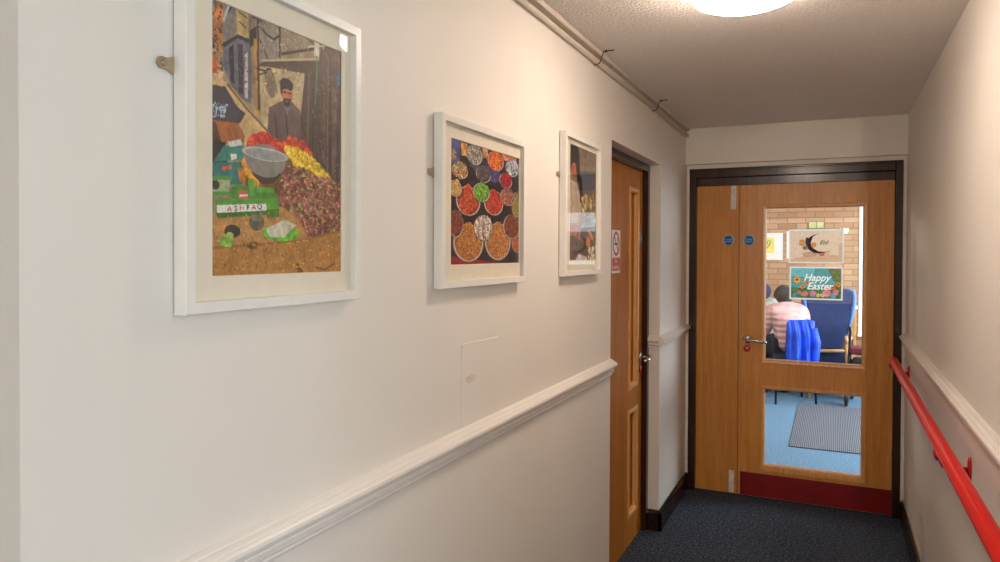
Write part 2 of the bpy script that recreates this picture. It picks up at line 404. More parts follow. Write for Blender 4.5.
# the double fire door across the end of the corridor
d1 = empty('door_1', (-.0055, DY, 0), kind='structure', label='light oak double fire door with two glazed panels at the corridor end', cat='door')
F = lambda u, v, w: (u, -w, v)
m = MB(F)
m.box((-.857, 0, -.10), (-.812, 2.108, .028)); m.box((.3325, 0, -.10), (.372, 2.108, .028)); m.box((-.812, 2.053, -.10), (.3325, 2.108, .028)); m.box((-.812, 2.0005, -.10), (.3325, 2.053, .008)); m.ring((-.812, -.02, .3325, 2.06), (-.80, -.03, .320, 1.988), [(0, -.10), (0, -.0455), (1, -.0455), (1, -.10)])
m.box((-.857, 2.098, .028), (.372, 2.112, .034))
m.build('door_frame', 'dark_gloss', d1, .003)
UP, LO = (-.386, .886, .168, 1.850), (-.386, .214, .168, .702)
# stile/rail leaf needs one common hole width
main = leaf(F, -.544, .008, .330, 2.0, [LO, UP], 'oak', d1)
glazing(F, UP, (-.406, .862, .190, 1.871), main); glazing(F, LO, (-.406, .176, .190, .722), main)
MB(F).box((-.529, .010, 0), (.3285, .158, .003)).build('kick_plate', 'kick_red', main, .001)
m = MB(F); m.lathe([(.0, .0), (.024, 0), (.026, .004), (.024, .009), (.0, .010)], (-.492, 1.012, 0), 2, 28)
m.tube([(-.492, 1.012, .008), (-.492, 1.012, .045), (-.484, 1.012, .056), (-.46, 1.011, .06), (-.42, 1.009, .059), (-.385, 1.003, .056), (-.372, 1.000, .05)], [.009, .009, .010, .0095, .009, .009, .007], 14)
o = m.build('door_handle', 'steel', main); o['label'] = 'curved chrome lever handle'
m = MB(F); m.lathe([(.0, 0), (.022, 0), (.022, .005), (.018, .007), (.0, .007)], (-.492, .952, 0), 2, 28); m.build('escutcheon', 'sign_red', main)
m = MB(F); m.lathe([(.0, .006), (.0085, .006), (.0085, .009), (0, .009)], (-.492, .952, 0), 2, 20, sy=1.35); m.build('thumb_turn', 'steel', main)
MB(F).lathe([(0, .008), (.005, .008), (.005, .0105), (0, .0105)], (-.399, .298, 0), 2, 12).build('bead_screw', 'screw_steel', main)
side = leaf(F, -.8105, .008, -.548, 2.0, [], 'oak', d1)
for (v0, v1) in ((1.846, 1.998), (.012, .156)):
    m = MB(F); m.box((-.598, v0, 0), (-.565, v1, .002)); m.box((-.588, v0 + .02, .002), (-.575, v1 - .02, .005))
    m.box((-.590, (v0 + v1) / 2 - .01, .005), (-.573, (v0 + v1) / 2 + .012, .010))
    for v in (v0 + .008, v1 - .008): m.lathe([(0, .002), (.004, .002), (.0035, .0035), (0, .0035)], (-.5815, v, 0), 2, 10)
    m.build('flush_bolt', 'flush_metal', side, .0006)
MB(F).box((-.548, .008, -.040), (-.544, 2.0, -.004)).build('edge_strip', 'glass_gasket', side)
struct('trim_3', MB().box((-.8105, 4.87, 0), (.3306, 4.90, .006)), 'flush_metal', 'thin metal threshold strip under the double fire door', 'threshold')

# the door in the left wall
XD = L - .09
d2 = empty('door_2', (XD, OPEN0, 0), kind='structure', label='brown wooden door with narrow glazed panels in the left wall recess', cat='door')
G = lambda u, v, w: (w, u - OPEN0, v)
m = MB(G)
m.box((OPEN0, 0, -.06), (OPEN0 + .045, OPENZ, .03)); m.box((3.945, 0, -.06), (OPEN1, OPENZ, .03)); m.box((OPEN0 + .045, 2.014, -.06), (3.945, OPENZ, .03))
m.build('door_frame', 'dark_gloss', d2, .002)
UP2, LO2 = (3.668, .862, 3.818, 1.885), (3.668, .182, 3.818, .705)
lf = leaf(G, OPEN0 + .048, .008, 3.943, 2.012, [LO2, UP2], 'sapele', d2)
glazing(G, UP2, (3.645, .838, 3.843, 1.908), lf); glazing(G, LO2, (3.645, .155, 3.843, .730), lf)
m = MB(G); m.lathe([(0, 0), (.026, 0), (.027, .004), (.024, .009), (0, .010)], (3.900, .985, 0), 2, 24)
m.tube([(3.900, .985, .008), (3.900, .985, .05), (3.892, .985, .062), (3.872, .984, .065), (3.822, .982, .063), (3.787, .978, .055)], [.010, .010, .0105, .010, .0095, .008], 14)
o = m.build('door_handle', 'steel', lf); o['label'] = 'chrome lever handle'
MB(G).lathe([(0, 0), (.022, 0), (.022, .006), (.017, .009), (0, .009)], (3.900, .918, 0), 2, 24).build('escutcheon', 'sign_red', lf)

# ------------------------------------------------------------------ pictures: ink laid on a fine grid of the sheet
def vnoise(U, V, f, rng):
    n = int(f) + 3; g = rng.random((n, n)); x = np.clip(U, 0, 1) * f; y = np.clip(V, 0, 1) * f
    i = np.minimum(x.astype(int), n - 2); j = np.minimum(y.astype(int), n - 2); a = x - i; b = y - j
    a = a * a * (3 - 2 * a); b = b * b * (3 - 2 * b)
    return (g[i, j] * (1 - a) + g[i + 1, j] * a) * (1 - b) + (g[i, j + 1] * (1 - a) + g[i + 1, j + 1] * a) * b
def inside(U, V, P):
    r = np.zeros(U.shape, bool); n = len(P)
    for i in range(n):
        x0, y0 = P[i]; x1, y1 = P[(i + 1) % n]
        if y0 == y1: continue
        c = ((y0 > V) != (y1 > V)) & (U < (x1 - x0) * (V - y0) / (y1 - y0) + x0); r ^= c
    return r
def ink(ops, W, H, cell, seed, extra=None):
    nu, nv = int(W / cell) + 1, int(H / cell) + 1; asp = W / H; rng = np.random.default_rng(seed)
    U, V = np.meshgrid(np.linspace(0, 1, nu), np.linspace(0, 1, nv)); C = np.ones((nv, nu, 3)) * 200.0
    N1 = .4 * vnoise(U, V, 22, rng) + .4 * vnoise(U, V, 70, rng) + .2 * rng.random(U.shape)
    def win(u0, u1, v0, v1):
        a = max(0, int(u0 * (nu - 1)) - 1); b = min(nu, int(u1 * (nu - 1)) + 3); c = max(0, int(v0 * (nv - 1)) - 1); d = min(nv, int(v1 * (nv - 1)) + 3)
        return slice(c, max(c, d)), slice(a, max(a, b))
    def put(s, mask, col, amp=0, f=1.0):
        if amp: k = (1 + amp * 2.6 * (N1[s][mask] - .5))[:, None]
        else: k = 1
        C[s][mask] = np.array(col) * k * f
    def disc(u, v, ru, rv, col, amp=0, f=1.0):
        s = win(u - ru, u + ru, v - rv, v + rv); put(s, ((U[s] - u) / ru) ** 2 + ((V[s] - v) / rv) ** 2 < 1, col, amp, f)
    def rnd(P, n):
        P = np.array(P); lo, hi = P.min(0), P.max(0); out = []
        for _ in range(n * 12):
            q = lo + (hi - lo) * rng.random(2)
            if inside(np.array([q[0]]), np.array([q[1]]), P.tolist())[0]: out.append(q)
            if len(out) >= n: break
        return out
    for o in ops:
        k = o[0]
        if k == 'poly':
            P = o[3]; us = [p[0] for p in P]; vs = [p[1] for p in P]; s = win(min(us), max(us), min(vs), max(vs))
            put(s, inside(U[s], V[s], P), o[1], o[2])
        elif k == 'line':
            for (a, b) in zip(o[3][:-1], o[3][1:]):
                r = o[2] / 2; s = win(min(a[0], b[0]) - r, max(a[0], b[0]) + r, min(a[1], b[1]) - r, max(a[1], b[1]) + r)
                x, y = U[s] * asp, V[s]; ax, ay, bx, by = a[0] * asp, a[1], b[0] * asp, b[1]
                t = np.clip(((x - ax) * (bx - ax) + (y - ay) * (by - ay)) / max(1e-9, (bx - ax) ** 2 + (by - ay) ** 2), 0, 1)
                put(s, np.hypot(x - ax - t * (bx - ax), y - ay - t * (by - ay)) < r, o[1])
        elif k == 'ell':
            _, col, amp, u, v, ru, rv, rim = o
            if rim: disc(u, v, ru, rv, rim); disc(u, v, ru * .95, rv * .95, col, amp)
            else: disc(u, v, ru, rv, col, amp)
        elif k == 'dots':
            q = rnd(o[4], o[3]); q.sort(key=lambda p: -p[1])
            for p in q:
                r = o[2] * (.75 + .5 * rng.random()); c = np.array(o[1][rng.integers(len(o[1]))]) * (.85 + .3 * rng.random())
                disc(p[0], p[1], r / asp, r, c * .55); disc(p[0] - .1 * r / asp, p[1] + .12 * r, r * .85 / asp, r * .85, c)
                if o[2] > .012: disc(p[0] - .3 * r / asp, p[1] + .35 * r, r * .28 / asp, r * .28, np.minimum(255, c * 1.25))
        elif k == 'fuzz':
            for p in rnd(o[4], o[3]): disc(p[0], p[1], (.0025 + .003 * rng.random()) / asp, .0025 + .003 * rng.random(), np.array(o[1]) * (.8 + .4 * rng.random()))
    if extra: extra(U, V, C)
    C *= (1 + .10 * (rng.random(U.shape) - .5))[:, :, None]
    return np.clip(C, 0, 255), nu, nv
def sheet(name, f, W, H, C, nu, nv, parent, w=0, th=.0004, mat='printed_picture'):
    """a paper sheet of real thickness carrying the ink; u 0..W, v 0..H"""
    U, V = np.meshgrid(np.linspace(0, W, nu), np.linspace(0, H, nv)); u, v = U.ravel(), V.ravel()
    P = [f(a, b, w + th) for a, b in zip(u, v)]; Q = [f(a, b, w) for a, b in ((0, 0), (W, 0), (W, H), (0, H))]
    idx = np.arange(nu * nv).reshape(nv, nu); fs = np.stack([idx[:-1, :-1], idx[:-1, 1:], idx[1:, 1:], idx[1:, :-1]], -1).reshape(-1, 4).tolist()
    n = nu * nv; c = [int(idx[0, 0]), int(idx[0, -1]), int(idx[-1, -1]), int(idx[-1, 0])]
    thin = mat.startswith('thin')
    if not thin: fs.append([n + 3, n + 2, n + 1, n])
    e = [list(map(int, idx[0])), list(map(int, idx[:, -1])), list(map(int, idx[-1][::-1])), list(map(int, idx[:, 0][::-1]))]
    for k in range(0 if thin else 4): fs.append([n + k, n + (k + 1) % 4] + e[k][::-1])
    if thin: Q = []
    me = bpy.data.meshes.new(name); me.from_pydata(P + Q, [], fs); me.update()
    at = me.color_attributes.new('ink', 'FLOAT_COLOR', 'POINT'); col = np.ones((n + len(Q), 4)); col[:n, :3] = lin(C).reshape(-1, 3)
    at.data.foreach_set('color', col.astype(np.float32).ravel())
    me.materials.append(M[mat]); o = bpy.data.objects.new(name, me); COL.objects.link(o)
    if parent: o.parent = parent
    return o
ART = {
 'street': [
  ['poly',(150,132,104),0.25,[(-0.034,1.016),(1.085,1.294),(1.088,-0.089),(-0.038,-0.049)]],
  ['poly',(112,150,196),0.05,[(-0.034,1.005),(0.031,1.021),(0.031,0.894),(-0.034,0.873)]],
  ['poly',(168,108,62),0.5,[(0.025,1.021),(0.075,1.033),(0.075,0.838),(0.031,0.786),(0.013,0.892)]],
  ['poly',(120,100,80),0.6,[(-0.034,0.873),(0.031,0.866),(0.069,0.793),(0.082,0.739),(-0.034,0.753)]],
  ['poly',(200,170,130),0.3,[(-0.034,0.76),(0.082,0.744),(0.069,0.706),(-0.038,0.68)]],
  ['poly',(190,85,45),0.4,[(0.006,0.788),(0.038,0.786),(0.05,0.732),(0.013,0.732)]],
  ['poly',(128,122,112),0.25,[(0.075,1.033),(0.185,1.059),(0.179,0.904),(0.075,0.849)]],
  ['line',(40,38,42),0.012,[(0.107,0.969),(0.15,1.019)]],
  ['line',(200,195,185),0.01,[(0.082,0.934),(0.125,1.012)]],
  ['poly',(186,158,108),0.2,[(0.16,1.035),(0.254,1.033),(0.245,0.899),(0.166,0.901)]],
  ['line',(60,50,40),0.006,[(0.179,0.986),(0.232,0.976)]],
  ['line',(60,50,40),0.006,[(0.185,0.951),(0.226,0.936)]],
  ['poly',(112,100,88),0.3,[(0.245,1.033),(0.295,1.033),(0.288,0.918),(0.245,0.894)]],
  ['poly',(98,98,112),0.3,[(0.075,0.845),(0.172,0.899),(0.26,0.901),(0.266,0.656),(0.204,0.666),(0.132,0.701),(0.082,0.758)]],
  ['poly',(34,32,44),0.3,[(0.113,0.838),(0.144,0.859),(0.15,0.711),(0.125,0.722)]],
  ['poly',(38,36,50),0.3,[(0.172,0.864),(0.204,0.871),(0.21,0.682),(0.179,0.685)]],
  ['poly',(40,36,40),0.2,[(0.075,0.849),(0.172,0.901),(0.266,0.899),(0.266,0.882),(0.172,0.887),(0.082,0.833)]],
  ['poly',(205,192,178),0.15,[(0.219,0.835),(0.238,0.847),(0.238,0.671),(0.219,0.675)]],
  ['poly',(30,26,30),0.2,[(0.254,0.934),(0.301,0.96),(0.301,0.899),(0.254,0.866)]],
  ['poly',(150,128,104),0.3,[(0.266,0.868),(0.295,0.873),(0.295,0.633),(0.266,0.645)]],
  ['poly',(178,130,62),0.35,[(0.279,0.908),(0.307,0.908),(0.317,0.605),(0.288,0.616)]],
  ['poly',(60,46,40),0.3,[(0.301,0.991),(0.317,0.995),(0.323,0.638),(0.307,0.642)]],
  ['poly',(142,132,118),0.2,[(0.317,1.009),(0.464,1.002),(0.464,0.859),(0.317,0.831)]],
  ['poly',(150,134,110),0.2,[(0.48,1.007),(0.749,1.005),(0.74,0.951),(0.48,0.885)]],
  ['line',(28,26,28),0.009,[(0.323,0.965),(0.367,0.944),(0.426,0.934),(0.464,0.958)]],
  ['line',(30,28,30),0.01,[(0.47,1.012),(0.47,0.875)]],
  ['line',(40,34,34),0.006,[(0.48,1.014),(0.63,1.005),(0.749,0.979)]],
  ['line',(40,34,34),0.006,[(0.266,0.991),(0.339,0.984),(0.455,1.009)]],
  ['line',(40,34,34),0.007,[(0.323,0.911),(0.367,0.864),(0.395,0.821),(0.433,0.748),(0.48,0.722)]],
  ['poly',(186,164,122),0.22,[(0.323,0.816),(0.665,0.852),(0.639,0.52),(0.339,0.529)]],
  ['poly',(128,112,92),0.25,[(0.351,0.814),(0.411,0.816),(0.455,0.734),(0.411,0.696),(0.367,0.722)]],
  ['poly',(74,56,48),0.3,[(0.339,0.831),(0.793,0.918),(0.803,0.864),(0.63,0.838),(0.382,0.819),(0.307,0.807)]],
  ['line',(196,176,140),0.008,[(0.339,0.835),(0.549,0.878),(0.784,0.925)]],
  ['line',(50,40,36),0.012,[(0.486,0.889),(0.63,0.929),(0.765,0.965)]],
  ['line',(30,26,26),0.008,[(0.301,0.798),(0.351,0.798),(0.395,0.814)]],
  ['line',(30,26,26),0.007,[(0.307,0.774),(0.367,0.793)]],
  ['poly',(72,56,52),0.35,[(0.671,0.845),(0.784,0.899),(0.812,1.0),(1.047,1.009),(1.047,0.348),(0.784,0.482),(0.599,0.522),(0.639,0.687)]],
  ['poly',(96,74,62),0.4,[(0.821,0.845),(0.856,0.849),(0.846,0.496),(0.812,0.501)]],
  ['poly',(104,82,70),0.4,[(0.903,0.814),(0.95,0.821),(0.95,0.414),(0.912,0.431)]],
  ['poly',(98,66,58),0.4,[(0.803,1.007),(1.025,1.016),(1.025,0.915),(0.818,0.887)]],
  ['line',(188,178,160),0.012,[(0.655,0.826),(0.639,0.765)]],
  ['poly',(70,90,140),0.3,[(0.959,0.904),(0.997,0.906),(0.997,0.842),(0.959,0.84)]],
  ['poly',(60,74,120),0.3,[(0.856,0.913),(0.893,0.913),(0.893,0.866),(0.856,0.864)]],
  ['line',(112,86,74),0.01,[(0.705,0.826),(0.69,0.525)]],
  ['line',(54,40,40),0.008,[(0.74,0.856),(0.734,0.504)]],
  ['line',(120,96,82),0.008,[(0.875,0.932),(0.865,0.445)]],
  ['line',(48,36,38),0.01,[(0.893,0.962),(0.893,0.428)]],
  ['line',(116,90,78),0.008,[(0.987,0.826),(0.987,0.391)]],
  ['fuzz',(120,96,84),0.5,90,[(0.68,0.838),(1.006,0.993),(1.009,0.391),(0.784,0.489)]],
  ['fuzz',(50,38,38),0.5,90,[(0.68,0.838),(1.006,0.993),(1.009,0.391),(0.784,0.489)]],
  ['fuzz',(206,186,146),0.5,60,[(0.339,0.819),(0.655,0.852),(0.63,0.56),(0.351,0.562)]],
  ['fuzz',(130,110,84),0.5,60,[(0.339,0.819),(0.655,0.852),(0.63,0.56),(0.351,0.562)]],
  ['fuzz',(120,110,98),0.5,50,[(0.317,1.002),(0.749,1.005),(0.74,0.951),(0.317,0.838)]],
  ['fuzz',(170,158,138),0.5,50,[(0.317,1.002),(0.749,1.005),(0.74,0.951),(0.317,0.838)]],
  ['fuzz',(70,74,92),0.5,40,[(0.082,0.833),(0.26,0.882),(0.26,0.675),(0.132,0.708)]],
  ['fuzz',(60,40,34),0.5,40,[(0.0,0.981),(0.069,0.998),(0.075,0.758),(0.0,0.744)]],
  ['fuzz',(210,150,90),0.5,30,[(0.0,0.873),(0.069,0.866),(0.075,0.758),(0.0,0.744)]],
  ['fuzz',(226,196,146),0.5,40,[(0.069,0.72),(0.382,0.565),(0.339,0.506),(0.185,0.588)]],
  ['fuzz',(168,134,88),0.5,40,[(0.069,0.72),(0.382,0.565),(0.339,0.506),(0.185,0.588)]],
  ['line',(60,150,100),0.006,[(0.774,0.941),(0.768,0.835),(0.759,0.729)]],
  ['poly',(206,200,180),0.25,[(0.749,0.995),(0.793,1.0),(0.793,0.936),(0.749,0.932)]],
  ['line',(206,200,180),0.006,[(0.696,0.96),(0.856,0.995)]],
  ['line',(206,200,180),0.006,[(0.818,1.028),(0.828,0.976)]],
  ['poly',(202,168,116),0.18,[(-0.038,0.687),(0.069,0.72),(0.144,0.694),(0.382,0.565),(0.395,0.494),(-0.038,0.452)]],
  ['line',(110,84,60),0.01,[(0.107,0.704),(0.226,0.638),(0.395,0.558)]],
  ['poly',(58,60,72),0.25,[(-0.038,0.687),(0.094,0.694),(0.172,0.631),(0.226,0.616),(0.185,0.572),(-0.038,0.56)]],
  ['fuzz',(170,185,205),0.5,60,[(0.0,0.626),(0.107,0.633),(0.094,0.584),(0.0,0.572)]],
  ['poly',(158,92,48),0.25,[(-0.038,0.56),(0.172,0.572),(0.219,0.532),(0.21,0.487),(-0.038,0.487)]],
  ['poly',(84,48,34),0.3,[(-0.038,0.56),(0.031,0.56),(0.082,0.464),(-0.038,0.452)]],
  ['poly',(40,36,42),0.3,[(-0.038,0.487),(0.094,0.494),(0.119,0.311),(-0.038,0.301)]],
  ['poly',(52,132,122),0.2,[(0.082,0.478),(0.21,0.508),(0.204,0.438),(0.019,0.416)]],
  ['poly',(44,116,114),0.2,[(0.006,0.412),(0.219,0.431),(0.197,0.346),(0.031,0.334)]],
  ['poly',(220,214,200),0.2,[(0.125,0.454),(0.166,0.456),(0.163,0.438),(0.132,0.431)]],
  ['poly',(200,96,60),0.2,[(0.069,0.402),(0.132,0.412),(0.132,0.398),(0.069,0.388)]],
  ['poly',(210,210,205),0.3,[(0.107,0.496),(0.191,0.515),(0.204,0.494),(0.119,0.478)]],
  ['poly',(200,120,50),0.3,[(0.172,0.405),(0.238,0.409),(0.254,0.358),(0.185,0.353)]],
  ['poly',(100,78,76),0.2,[(0.389,0.661),(0.48,0.699),(0.558,0.711),(0.63,0.682),(0.649,0.52),(0.367,0.492)]],
  ['line',(48,36,38),0.008,[(0.517,0.68),(0.533,0.525)]],
  ['line',(48,36,38),0.008,[(0.433,0.635),(0.455,0.525)]],
  ['poly',(70,110,140),0.1,[(0.495,0.696),(0.558,0.696),(0.527,0.642)]],
  ['poly',(190,70,50),0.1,[(0.511,0.694),(0.542,0.694),(0.527,0.668)]],
  ['ell',(196,116,80),0.1,0.527,0.729,0.041,0.039,None],
  ['ell',(26,20,20),0.2,0.524,0.772,0.052,0.026,None],
  ['poly',(26,20,20),0.1,[(0.47,0.779),(0.495,0.758),(0.489,0.72),(0.476,0.729)]],
  ['ell',(196,116,80),0.1,0.527,0.729,0.039,0.026,None],
  ['line',(40,22,20),0.007,[(0.498,0.739),(0.517,0.739)]],
  ['line',(40,22,20),0.007,[(0.536,0.739),(0.558,0.741)]],
  ['poly',(40,26,24),0.1,[(0.495,0.713),(0.558,0.72),(0.549,0.692),(0.527,0.68),(0.502,0.689)]],
  ['line',(150,70,60),0.005,[(0.514,0.704),(0.536,0.706)]],
  ['poly',(120,84,40),0.3,[(0.226,0.478),(0.63,0.518),(1.009,0.346),(1.009,0.144),(0.47,0.176),(0.226,0.325)]],
  ['dots',[(214,52,34),(196,40,30),(226,84,44)],0.021,70,[(0.226,0.478),(0.232,0.508),(0.339,0.544),(0.47,0.532),(0.564,0.553),(0.665,0.551),(0.74,0.504),(0.614,0.492),(0.395,0.494)]],
  ['dots',[(238,196,44),(228,178,40),(240,210,80)],0.021,75,[(0.502,0.518),(0.599,0.515),(0.715,0.492),(0.893,0.428),(0.856,0.381),(0.699,0.405),(0.599,0.447)]],
  ['dots',[(236,150,50),(232,170,50)],0.02,25,[(0.226,0.454),(0.295,0.384),(0.339,0.355),(0.279,0.351),(0.219,0.409)]],
  ['ell',(70,62,54),0.2,0.367,0.405,0.102,0.04,None],
  ['ell',(134,132,124),0.12,0.367,0.449,0.146,0.064,None],
  ['ell',(184,184,180),0.1,0.367,0.475,0.176,0.027,(110,108,102)],
  ['ell',(150,152,152),0.12,0.367,0.473,0.146,0.02,None],
  ['line',(60,54,48),0.01,[(0.295,0.384),(0.339,0.362),(0.411,0.369),(0.47,0.405)]],
  ['dots',[(156,92,84),(130,68,62),(182,120,100),(150,140,84),(108,60,54)],0.013,900,[(0.47,0.355),(0.517,0.433),(0.599,0.447),(0.784,0.412),(0.931,0.405),(1.047,0.367),(1.047,0.2),(0.912,0.179),(0.699,0.158),(0.63,0.214),(0.549,0.261),(0.48,0.282)]],
  ['poly',(186,138,82),0.18,[(-0.038,0.224),(0.486,0.275),(0.63,0.224),(0.699,0.148),(1.047,0.2),(1.05,-0.087),(-0.038,-0.049)]],
  ['poly',(180,128,68),0.2,[(-0.038,0.101),(0.323,0.118),(0.63,0.139),(1.047,0.191),(1.05,-0.087),(-0.038,-0.049)]],
  ['line',(150,104,56),0.01,[(0.0,0.106),(0.323,0.122),(0.68,0.144),(1.009,0.193)]],
  ['fuzz',(150,104,60),0.5,24,[(0.053,0.16),(0.395,0.136),(0.63,0.045),(0.185,0.049)]],
  ['ell',(120,78,44),0.3,0.273,0.118,0.042,0.015,None],
  ['poly',(150,170,130),0.25,[(-0.038,0.36),(0.125,0.365),(0.113,0.311),(-0.038,0.299)]],
  ['ell',(60,50,50),0.2,0.031,0.334,0.025,0.018,None],
  ['line',(80,150,50),0.014,[(-0.019,0.353),(0.125,0.365)]],
  ['line',(80,150,50),0.014,[(-0.019,0.299),(0.119,0.308)]],
  ['poly',(70,140,46),0.2,[(0.125,0.327),(0.157,0.344),(0.433,0.336),(0.455,0.311),(0.132,0.289)]],
  ['poly',(92,170,60),0.2,[(0.238,0.372),(0.279,0.374),(0.295,0.306),(0.254,0.304)]],
  ['poly',(92,170,60),0.2,[(0.295,0.344),(0.426,0.348),(0.426,0.329),(0.295,0.322)]],
  ['poly',(84,158,54),0.15,[(0.031,0.28),(0.455,0.311),(0.47,0.235),(0.395,0.224),(0.382,0.242),(0.056,0.219),(0.031,0.233)]],
  ['poly',(60,120,40),0.15,[(0.031,0.235),(0.464,0.266),(0.47,0.235),(0.382,0.224),(0.367,0.238),(0.044,0.214)]],
  ['poly',(206,96,90),0.1,[(0.179,0.322),(0.232,0.325),(0.245,0.294),(0.179,0.292)]],
  ['poly',(230,225,220),0.1,[(0.185,0.308),(0.238,0.311),(0.238,0.304),(0.185,0.299)]],
  ['poly',(232,232,226),0.04,[(0.038,0.261),(0.367,0.282),(0.373,0.256),(0.038,0.233)]],
  ['fuzz',(200,152,94),0.5,260,[(0.013,0.216),(0.486,0.259),(0.655,0.216),(0.68,0.155),(1.047,0.181),(1.05,-0.068),(0.013,0.014)]],
  ['fuzz',(158,110,62),0.5,260,[(0.013,0.216),(0.486,0.259),(0.655,0.216),(0.68,0.155),(1.047,0.181),(1.05,-0.068),(0.013,0.014)]],
  ['ell',(92,88,74),0.25,0.301,0.207,0.053,0.032,(60,56,48)],
  ['ell',(124,118,100),0.2,0.301,0.224,0.045,0.014,None],
  ['ell',(60,58,54),0.3,0.138,0.169,0.052,0.024,(40,36,34)],
  ['ell',(146,196,86),0.35,0.1,0.132,0.049,0.021,None],
  ['ell',(168,206,110),0.3,0.119,0.151,0.025,0.014,None],
  ['ell',(98,176,52),0.3,0.48,0.169,0.139,0.033,None],
  ['poly',(206,200,180),0.15,[(0.367,0.184),(0.502,0.224),(0.599,0.205),(0.502,0.153),(0.395,0.151)]],
  ['fuzz',(70,50,34),0.5,12,[(0.608,0.045),(0.655,0.012),(0.63,0.002),(0.599,0.021)]],
  ['line',(90,64,40),0.006,[(0.768,0.028),(0.84,0.016),(0.931,0.042)]],
 ],
 'spice': [
  ['poly',(38,26,38),0.4,[(-0.069,1.051),(1.156,1.307),(1.168,-0.12),(-0.064,-0.076)]],
  ['poly',(84,84,150),0.3,[(-0.04,1.016),(0.121,0.991),(0.116,0.826),(-0.007,0.788)]],
  ['poly',(80,76,128),0.3,[(0.246,0.826),(0.605,0.858),(0.764,0.769),(0.605,0.715),(0.348,0.756)]],
  ['poly',(206,150,80),0.4,[(0.132,0.981),(0.217,0.984),(0.217,0.883),(0.135,0.88)]],
  ['poly',(206,150,90),0.4,[(0.418,0.997),(0.499,0.997),(0.499,0.908),(0.426,0.908)]],
  ['poly',(190,120,90),0.4,[(0.702,0.997),(0.953,1.0),(0.953,0.946),(0.742,0.937)]],
  ['poly',(150,22,34),0.2,[(-0.035,0.079),(0.461,0.035),(0.811,0.009),(0.813,-0.06),(-0.033,-0.038)]],
  ['ell',(196,186,170),0.1,0.031,0.864,0.046,0.043,(90,80,76)],
  ['ell',(150,45,37),0.2,0.031,0.867,0.04,0.038,None],
  ['dots',[(200,60,50),(60,150,80),(220,200,180)],0.012,300,[(0.069,0.873),(0.066,0.861),(0.059,0.845),(0.045,0.835),(0.031,0.832),(0.017,0.832),(0.005,0.839),(-0.005,0.848),(-0.007,0.861),(-0.005,0.877),(0.005,0.889),(0.017,0.899),(0.031,0.905),(0.045,0.905),(0.059,0.899),(0.066,0.889)]],
  ['ell',(196,186,170),0.1,0.312,0.911,0.113,0.084,(90,80,76)],
  ['ell',(150,142,133),0.2,0.312,0.915,0.097,0.076,None],
  ['dots',[(200,190,178),(150,140,134),(90,84,90)],0.012,300,[(0.409,0.93),(0.402,0.902),(0.381,0.877),(0.35,0.854),(0.314,0.842),(0.277,0.842),(0.246,0.854),(0.227,0.873),(0.22,0.899),(0.227,0.927),(0.246,0.956),(0.277,0.975),(0.312,0.987),(0.35,0.987),(0.381,0.978),(0.402,0.959)]],
  ['ell',(196,186,170),0.1,0.617,0.908,0.128,0.089,(90,80,76)],
  ['ell',(180,67,22),0.2,0.617,0.911,0.11,0.081,None],
  ['dots',[(240,90,30),(250,160,50),(216,40,30)],0.012,300,[(0.716,0.924),(0.709,0.896),(0.688,0.867),(0.655,0.845),(0.617,0.832),(0.579,0.835),(0.546,0.845),(0.525,0.867),(0.518,0.892),(0.558,0.937),(0.57,0.968),(0.591,0.991),(0.615,1.003),(0.641,1.0),(0.662,0.984),(0.676,0.956)]],
  ['ell',(196,186,170),0.1,0.882,0.883,0.115,0.079,(90,80,76)],
  ['ell',(142,147,160),0.2,0.882,0.886,0.099,0.073,None],
  ['dots',[(190,196,214),(90,100,140),(226,226,226)],0.012,300,[(0.979,0.902),(0.972,0.873),(0.95,0.848),(0.92,0.829),(0.882,0.82),(0.844,0.82),(0.813,0.829),(0.792,0.848),(0.785,0.873),(0.792,0.899),(0.813,0.924),(0.844,0.943),(0.879,0.956),(0.917,0.956),(0.95,0.946),(0.972,0.927)]],
  ['ell',(196,186,170),0.1,0.123,0.756,0.105,0.068,(90,80,76)],
  ['ell',(165,112,67),0.2,0.123,0.759,0.09,0.063,None],
  ['dots',[(220,150,90),(90,150,80),(200,80,60),(230,210,160)],0.012,300,[(0.213,0.772),(0.206,0.75),(0.184,0.728),(0.156,0.709),(0.123,0.703),(0.09,0.703),(0.061,0.709),(0.043,0.728),(0.035,0.747),(0.043,0.772),(0.059,0.794),(0.087,0.81),(0.121,0.82),(0.156,0.82),(0.184,0.81),(0.206,0.794)]],
  ['ell',(196,186,170),0.1,0.437,0.766,0.111,0.071,(90,80,76)],
  ['ell',(72,61,64),0.2,0.437,0.769,0.096,0.065,None],
  ['dots',[(96,82,86),(60,52,60),(120,104,104)],0.012,300,[(0.532,0.782),(0.525,0.756),(0.506,0.734),(0.473,0.715),(0.437,0.709),(0.402,0.709),(0.371,0.718),(0.352,0.734),(0.345,0.756),(0.352,0.778),(0.371,0.801),(0.402,0.82),(0.437,0.829),(0.473,0.829),(0.504,0.823),(0.525,0.804)]],
  ['ell',(196,186,170),0.1,0.778,0.756,0.108,0.074,(90,80,76)],
  ['ell',(127,22,37),0.2,0.778,0.759,0.092,0.066,None],
  ['dots',[(170,30,50),(140,20,40),(196,50,70)],0.012,300,[(0.868,0.772),(0.861,0.747),(0.842,0.725),(0.811,0.706),(0.778,0.699),(0.742,0.699),(0.714,0.709),(0.695,0.728),(0.688,0.75),(0.695,0.775),(0.714,0.797),(0.742,0.816),(0.775,0.826),(0.811,0.823),(0.842,0.813),(0.861,0.797)]],
  ['ell',(196,186,170),0.1,0.957,0.554,0.089,0.119,(90,80,76)],
  ['ell',(112,105,45),0.2,0.957,0.557,0.076,0.108,None],
